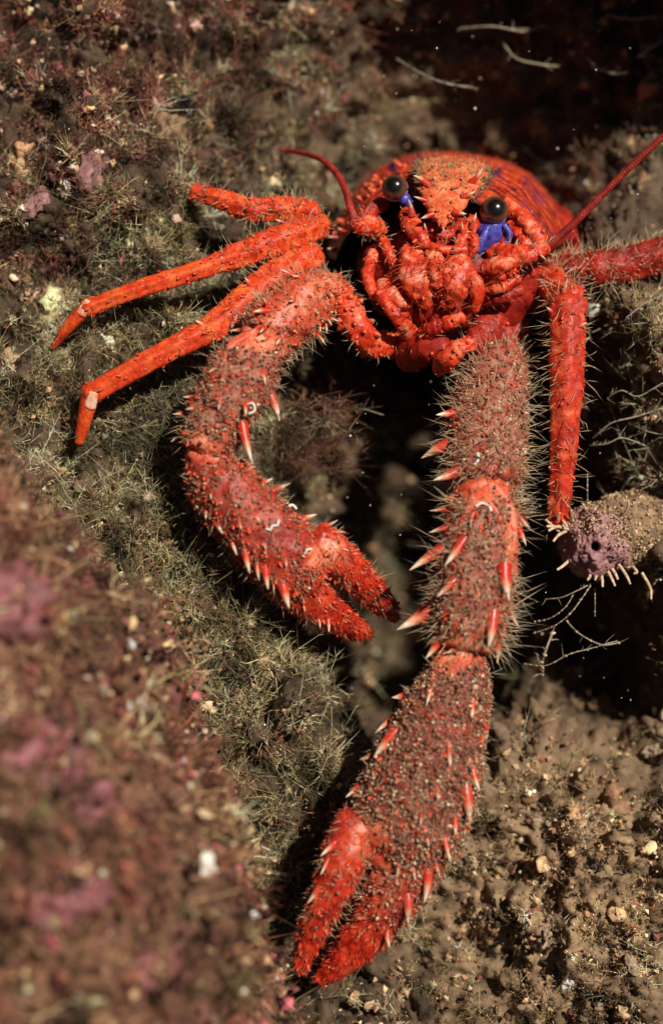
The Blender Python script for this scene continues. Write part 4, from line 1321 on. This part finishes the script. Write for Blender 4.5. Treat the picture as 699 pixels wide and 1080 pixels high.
CSH = [(-3, -5), (2, -6), (5, -2), (4, 3), (-1, 5)]
worm(L_wrist, 262, 430, CSH, 'white curled tube worm on the wrist of the bent claw')
worm(L_palm, 287, 557, [(6, -6), (4, -1), (-1, 0), (-3, 4), (-7, 3)], 'white s-shaped tube worm in the middle of the bent claw palm')
worm(L_palm, 312, 530, [(-4, -3), (0, -4), (4, 0)], 'small white tube worm on the upper rim of the bent claw palm')
worm(L_palm, 325, 580, [(-4, 3), (-1, -1), (4, -2)], 'small white tube worm beside the finger joint of the bent claw')
worm(B_wrist, 467, 626, CSH, 'white ring-shaped tube worm on the left of the long claw wrist')
worm(B_wrist, 510, 533, [(-6, 0), (0, -3), (7, 0), (10, 5)], 'white arched tube worm on the elbow collar of the long claw')
worm(B_wrist, 444, 646, [(-3, -4), (1, 0), (0, 5)], 'tiny white tube worm by the longest left spine of the long claw')
worm(B_arm, 505, 484, [(0, -6), (1, 0), (-3, 6)], 'thin white tube worm on the upper arm of the long claw')
worm(lu, 243, 262, CSH, 'white ring-shaped tube worm on the upper long orange leg')

# mauve sponge with a round pore, at the right
spc, spn = fr(626, 572, 20), None
V, F = ico(5)
ax = nrmz(np.array([-0.15, -1, -0.12])); sx = nrmz(np.cross(ax, [0, 0, 1])); sz_ = np.cross(sx, ax)
cosang = V @ ax
prof_r = 1 + 0.0 * cosang
Pm = V * np.array([36, 44, 40])
d = 9 * fbm(V * 1.8 + 3, 3) + 3 * fbm(V * 7, 3, billow=True)
Pm = Pm + V * d[:, None]
# crater
ang = np.arccos(np.clip(cosang, -1, 1))
Pm = Pm - ax * (34 * np.exp(-(ang / 0.11) ** 4))[:, None] + ax * (2 * np.exp(-((ang - 0.24) / 0.1) ** 2))[:, None]
sponge = thing('sponge', 'mauve lumpy sponge with one round dark pore beside the straight right leg', 'sponge', fr(630, 610, 30))
M_SPONGE = plain_mat('sponge_skin', (0.34, 0.17, 0.17), (0.20, 0.09, 0.09), 0.6, 9, bd=1.4)
build('sponge_body', Pm + spc, None, F, M_SPONGE, sponge)
back = Tube([(638, 566, 42), (672, 556, 40), (720, 558, 46)], [37, 40, 38], None, n=40, m=36, amp=8, scale=22, seed=80)
back.make('stalk', M_TANR, sponge)
top = V[:, 2] * 1.0 + rng.normal(size=len(V)) * 0.25
kk_ = rng.choice(len(V), 5200)
okk = (V[kk_, 2] + 0.35 * V[kk_, 0] + 0.25 * rng.normal(size=len(kk_)) > 0.25) & (cosang[kk_] < 0.93)
Pk = Pm[kk_][okk] + spc + rng.normal(size=(okk.sum(), 3)) * 1.2
smp = back.sample(2600)
Pk = np.vstack([Pk, smp[0]])
Vg, Fg, gg = grains(Pk, 0.8 + 1.2 * rng.random(len(Pk)) ** 2)
build('sediment_grains', Vg, None, Fg, M_COL, sponge, cols=pick_col(len(Pk), [TAN, BROWN, CREAM * 0.8, DARK], [5, 4, 1.5, 1])[gg], smooth=False, kind='stuff')
M_TUBE = plain_mat('cream_tube', (0.62, 0.46, 0.30), (0.36, 0.22, 0.13), 0.6, 5)
for x0, y0, x1, y1 in [(583, 547, 590, 541), (592, 558, 583, 571), (590, 552, 578, 560), (596, 556, 576, 555), (588, 545, 598, 556), (586, 560, 575, 548), (596, 594, 587, 601), (628, 602, 627, 612), (632, 602, 635, 619), (638, 600, 648, 618), (643, 598, 651, 611),
                       (654, 598, 664, 616), (622, 604, 619, 612), (672, 602, 668, 605), (683, 610, 686, 632), (660, 540, 662, 528), (600, 546, 602, 538)]:
    Tube([(x0 + (630 - x0) * 0.12, y0 + (572 - y0) * 0.15, 0), ((x0 + x1) / 2 + 1, (y0 + y1) / 2, -9), (x1, y1, -13)], [1.7, 1.6, 1.2], None, n=14, m=10, amp=.6, scale=4, cap=(.3, .3)).make('tube', M_TUBE, sponge)


# hydroid strands with beads
def strand(pts, r, label, mat, beads=0, branches=6, name='hydroid', bl=12, group=None):
    r = r * 0.55
    tb = Tube(pts, [r] * len(pts), None, n=50, m=8, amp=r * 2.6, scale=9, seed=rng.integers(99))
    o = thing(name, label, 'hydroid', fr(*pts[0]), group)
    tb.make('stem', mat, o)
    if branches:
        smp_ = tb.sample(branches, ymax=1)
        V, F, t, h = hairs(smp_[0], smp_[1] + smp_[2] * 0.8 + rng.normal(size=smp_[0].shape) * .4, bl * (0.4 + rng.random(len(smp_[0]))), r * 0.7, 0.35, 3)
        build('branches', V, None, F, mat, o, kind='stuff')
    if beads:
        k = np.linspace(8, tb.nr - 8, beads).astype(int)
        V, F, g = grains(tb.C[k], r * 1.7, 0.25, 0.45)
        build('beads', V, None, F, M_TUBE, o, kind='stuff')


M_HYD = plain_mat('hydroid_stem', (0.30, 0.25, 0.18), (0.15, 0.115, 0.08), 0.7, 6)
M_HYDD = plain_mat('dark_hydroid', (0.16, 0.10, 0.07), (0.08, 0.05, 0.035), 0.7, 6)
strand([(640, 420, 20), (655, 412, 6), (672, 418, 0), (699, 404, -6), (720, 400, 0)], 1.5, 'pale strand branching right of the straight leg, uppermost', M_HYD, 0, 14)
strand([(625, 462, 20), (645, 446, 4), (668, 440, -2), (700, 430, 0)], 1.7, 'pale twiggy strand midway down the right dark hollow', M_HYD, 0, 18)
strand([(622, 470, 24), (640, 468, 8), (655, 462, 2), (680, 470, 0)], 1.6, 'pale strand just under the twiggy one at the right', M_HYD, 0, 14)
strand([(575, 632, 10), (592, 630, 0), (610, 622, -6), (622, 616, 0)], 1.3, 'thin pale strand beneath the sponge, uppermost', M_HYD, 0, 4)
strand([(562, 668, 20), (584, 660, 4), (600, 648, -4), (614, 630, 0), (622, 618, 6)], 1.1, 'beaded strand curving down left from the sponge', M_HYD, 14, 0)
strand([(563, 656, 24), (580, 652, 10), (596, 640, 2), (606, 624, 2)], 1.0, 'shorter beaded strand above the long beaded one under the sponge', M_HYD, 11, 0)
strand([(597, 655, 10), (610, 668, 0), (634, 680, -2), (652, 678, 6)], 1.4, 'pale strand slanting down right below the sponge', M_HYD, 5, 5)
strand([(552, 700, 30), (575, 702, 14), (600, 690, 4), (622, 684, 2), (650, 676, 8)], 1.1, 'long beaded strand crossing the dark hollow beside the long claw', M_HYD, 16, 4)
strand([(572, 712, 40), (571, 700, 20), (575, 686, 10), (582, 668, 12)], 2.6, 'thick crusted pale strand standing in the right dark hollow', M_HYD, 6, 12)
strand([(627, 650, 10), (627, 635, 0), (627, 622, 0)], 1.0, 'short beaded strand hanging straight under the sponge', M_HYD, 7, 0)
strand([(619, 528, 10), (619, 515, 4), (619, 500, 10)], 1.0, 'short upright beaded strand above the sponge', M_HYD, 6, 0)
strand([(486, 30, 170), (520, 28, 150), (552, 33, 150), (572, 27, 160)], 2.6, 'blurred pale strand lying level near the top', M_HYD, 0, 8)
strand([(530, 46, 170), (545, 62, 150), (570, 68, 150), (590, 70, 170)], 2.2, 'blurred pale strand drooping under the level top one', M_HYD, 0, 6)
strand([(418, 62, 150), (445, 78, 120), (470, 88, 110), (498, 92, 120)], 1.8, 'pale twig pointing right above the carapace', M_HYD, 0, 12)
strand([(618, 60, 150), (630, 72, 130), (648, 78, 130), (660, 76, 150)], 2.4, 'blurred pale strand at the upper right', M_HYD, 0, 8)
strand([(640, 16, 160), (665, 20, 150), (690, 18, 150)], 2.4, 'blurred pale strand in the top right corner', M_HYD, 0, 6)
strand([(672, 60, 150), (690, 48, 140), (715, 36, 150)], 2.6, 'blurred pale strand at the right edge near the top', M_HYD, 0, 8)
strand([(410, 590, 120), (426, 575, 80), (440, 562, 60), (446, 530, 50)], 0.8, 'fine brown thread in the dark gap between the claws', M_HYDD, 0, 4)
strand([(362, 430, 90), (385, 432, 60), (405, 438, 60)], 1.0, 'fine twig pointing right in the gap between the claws', M_HYD, 0, 6)
strand([(385, 780, 40), (365, 775, 20), (345, 790, 10), (340, 820, 10)], 1.2, 'looped pale strand left of the long claw palm', M_HYD, 8, 8)
strand([(700, 310, 0), (680, 320, -10), (660, 335, -10)], 1.2, 'pale twig on the rock below the right edge leg', M_HYD, 0, 10)
strand([(560, 792, 40), (552, 775, 20), (556, 755, 20)], 1.2, 'pale upright strand at the top of the rubble slope', M_HYD, 0, 8)

# fine dark tuft inside the crook of the bent claw
P0, N0 = ter_at(318, 450)
Pt = np.array([fr(300 + 60 * rng.random(), 425 + 70 * rng.random(), 50 + 55 * rng.random()) for _ in range(70)])
tufts('fine_brown_tuft', Pt, np.tile([[0.45, -0.5, 0.0]], (70, 1)), 12, 26, 0.42, 1.2, [np.array([0.10, 0.06, 0.045]), MAROON, BROWN, GREYG], [3, 2, 4, 0.4], 'fine brown thread tuft in the crook of the bent claw', 'algae', branch=2, nseg=3)

# bits adrift in the water
n = 40
sp = np.array([fr(380 + 320 * rng.random(), 20 + 240 * rng.random() ** 1.2, -80 + 260 * rng.random()) for _ in range(n)] +
              [fr(360 + 330 * rng.random(), 380 + 360 * rng.random(), -20 + 120 * rng.random()) for _ in range(70)])
V, F, g = grains(sp, 0.5 + 0.7 * rng.random(len(sp)) ** 3, 0.2)
build('drifting_specks', V, None, F, M_WHITE, None, kind='stuff', label='tiny pale specks drifting in the water over the dark hollows', cat='specks')
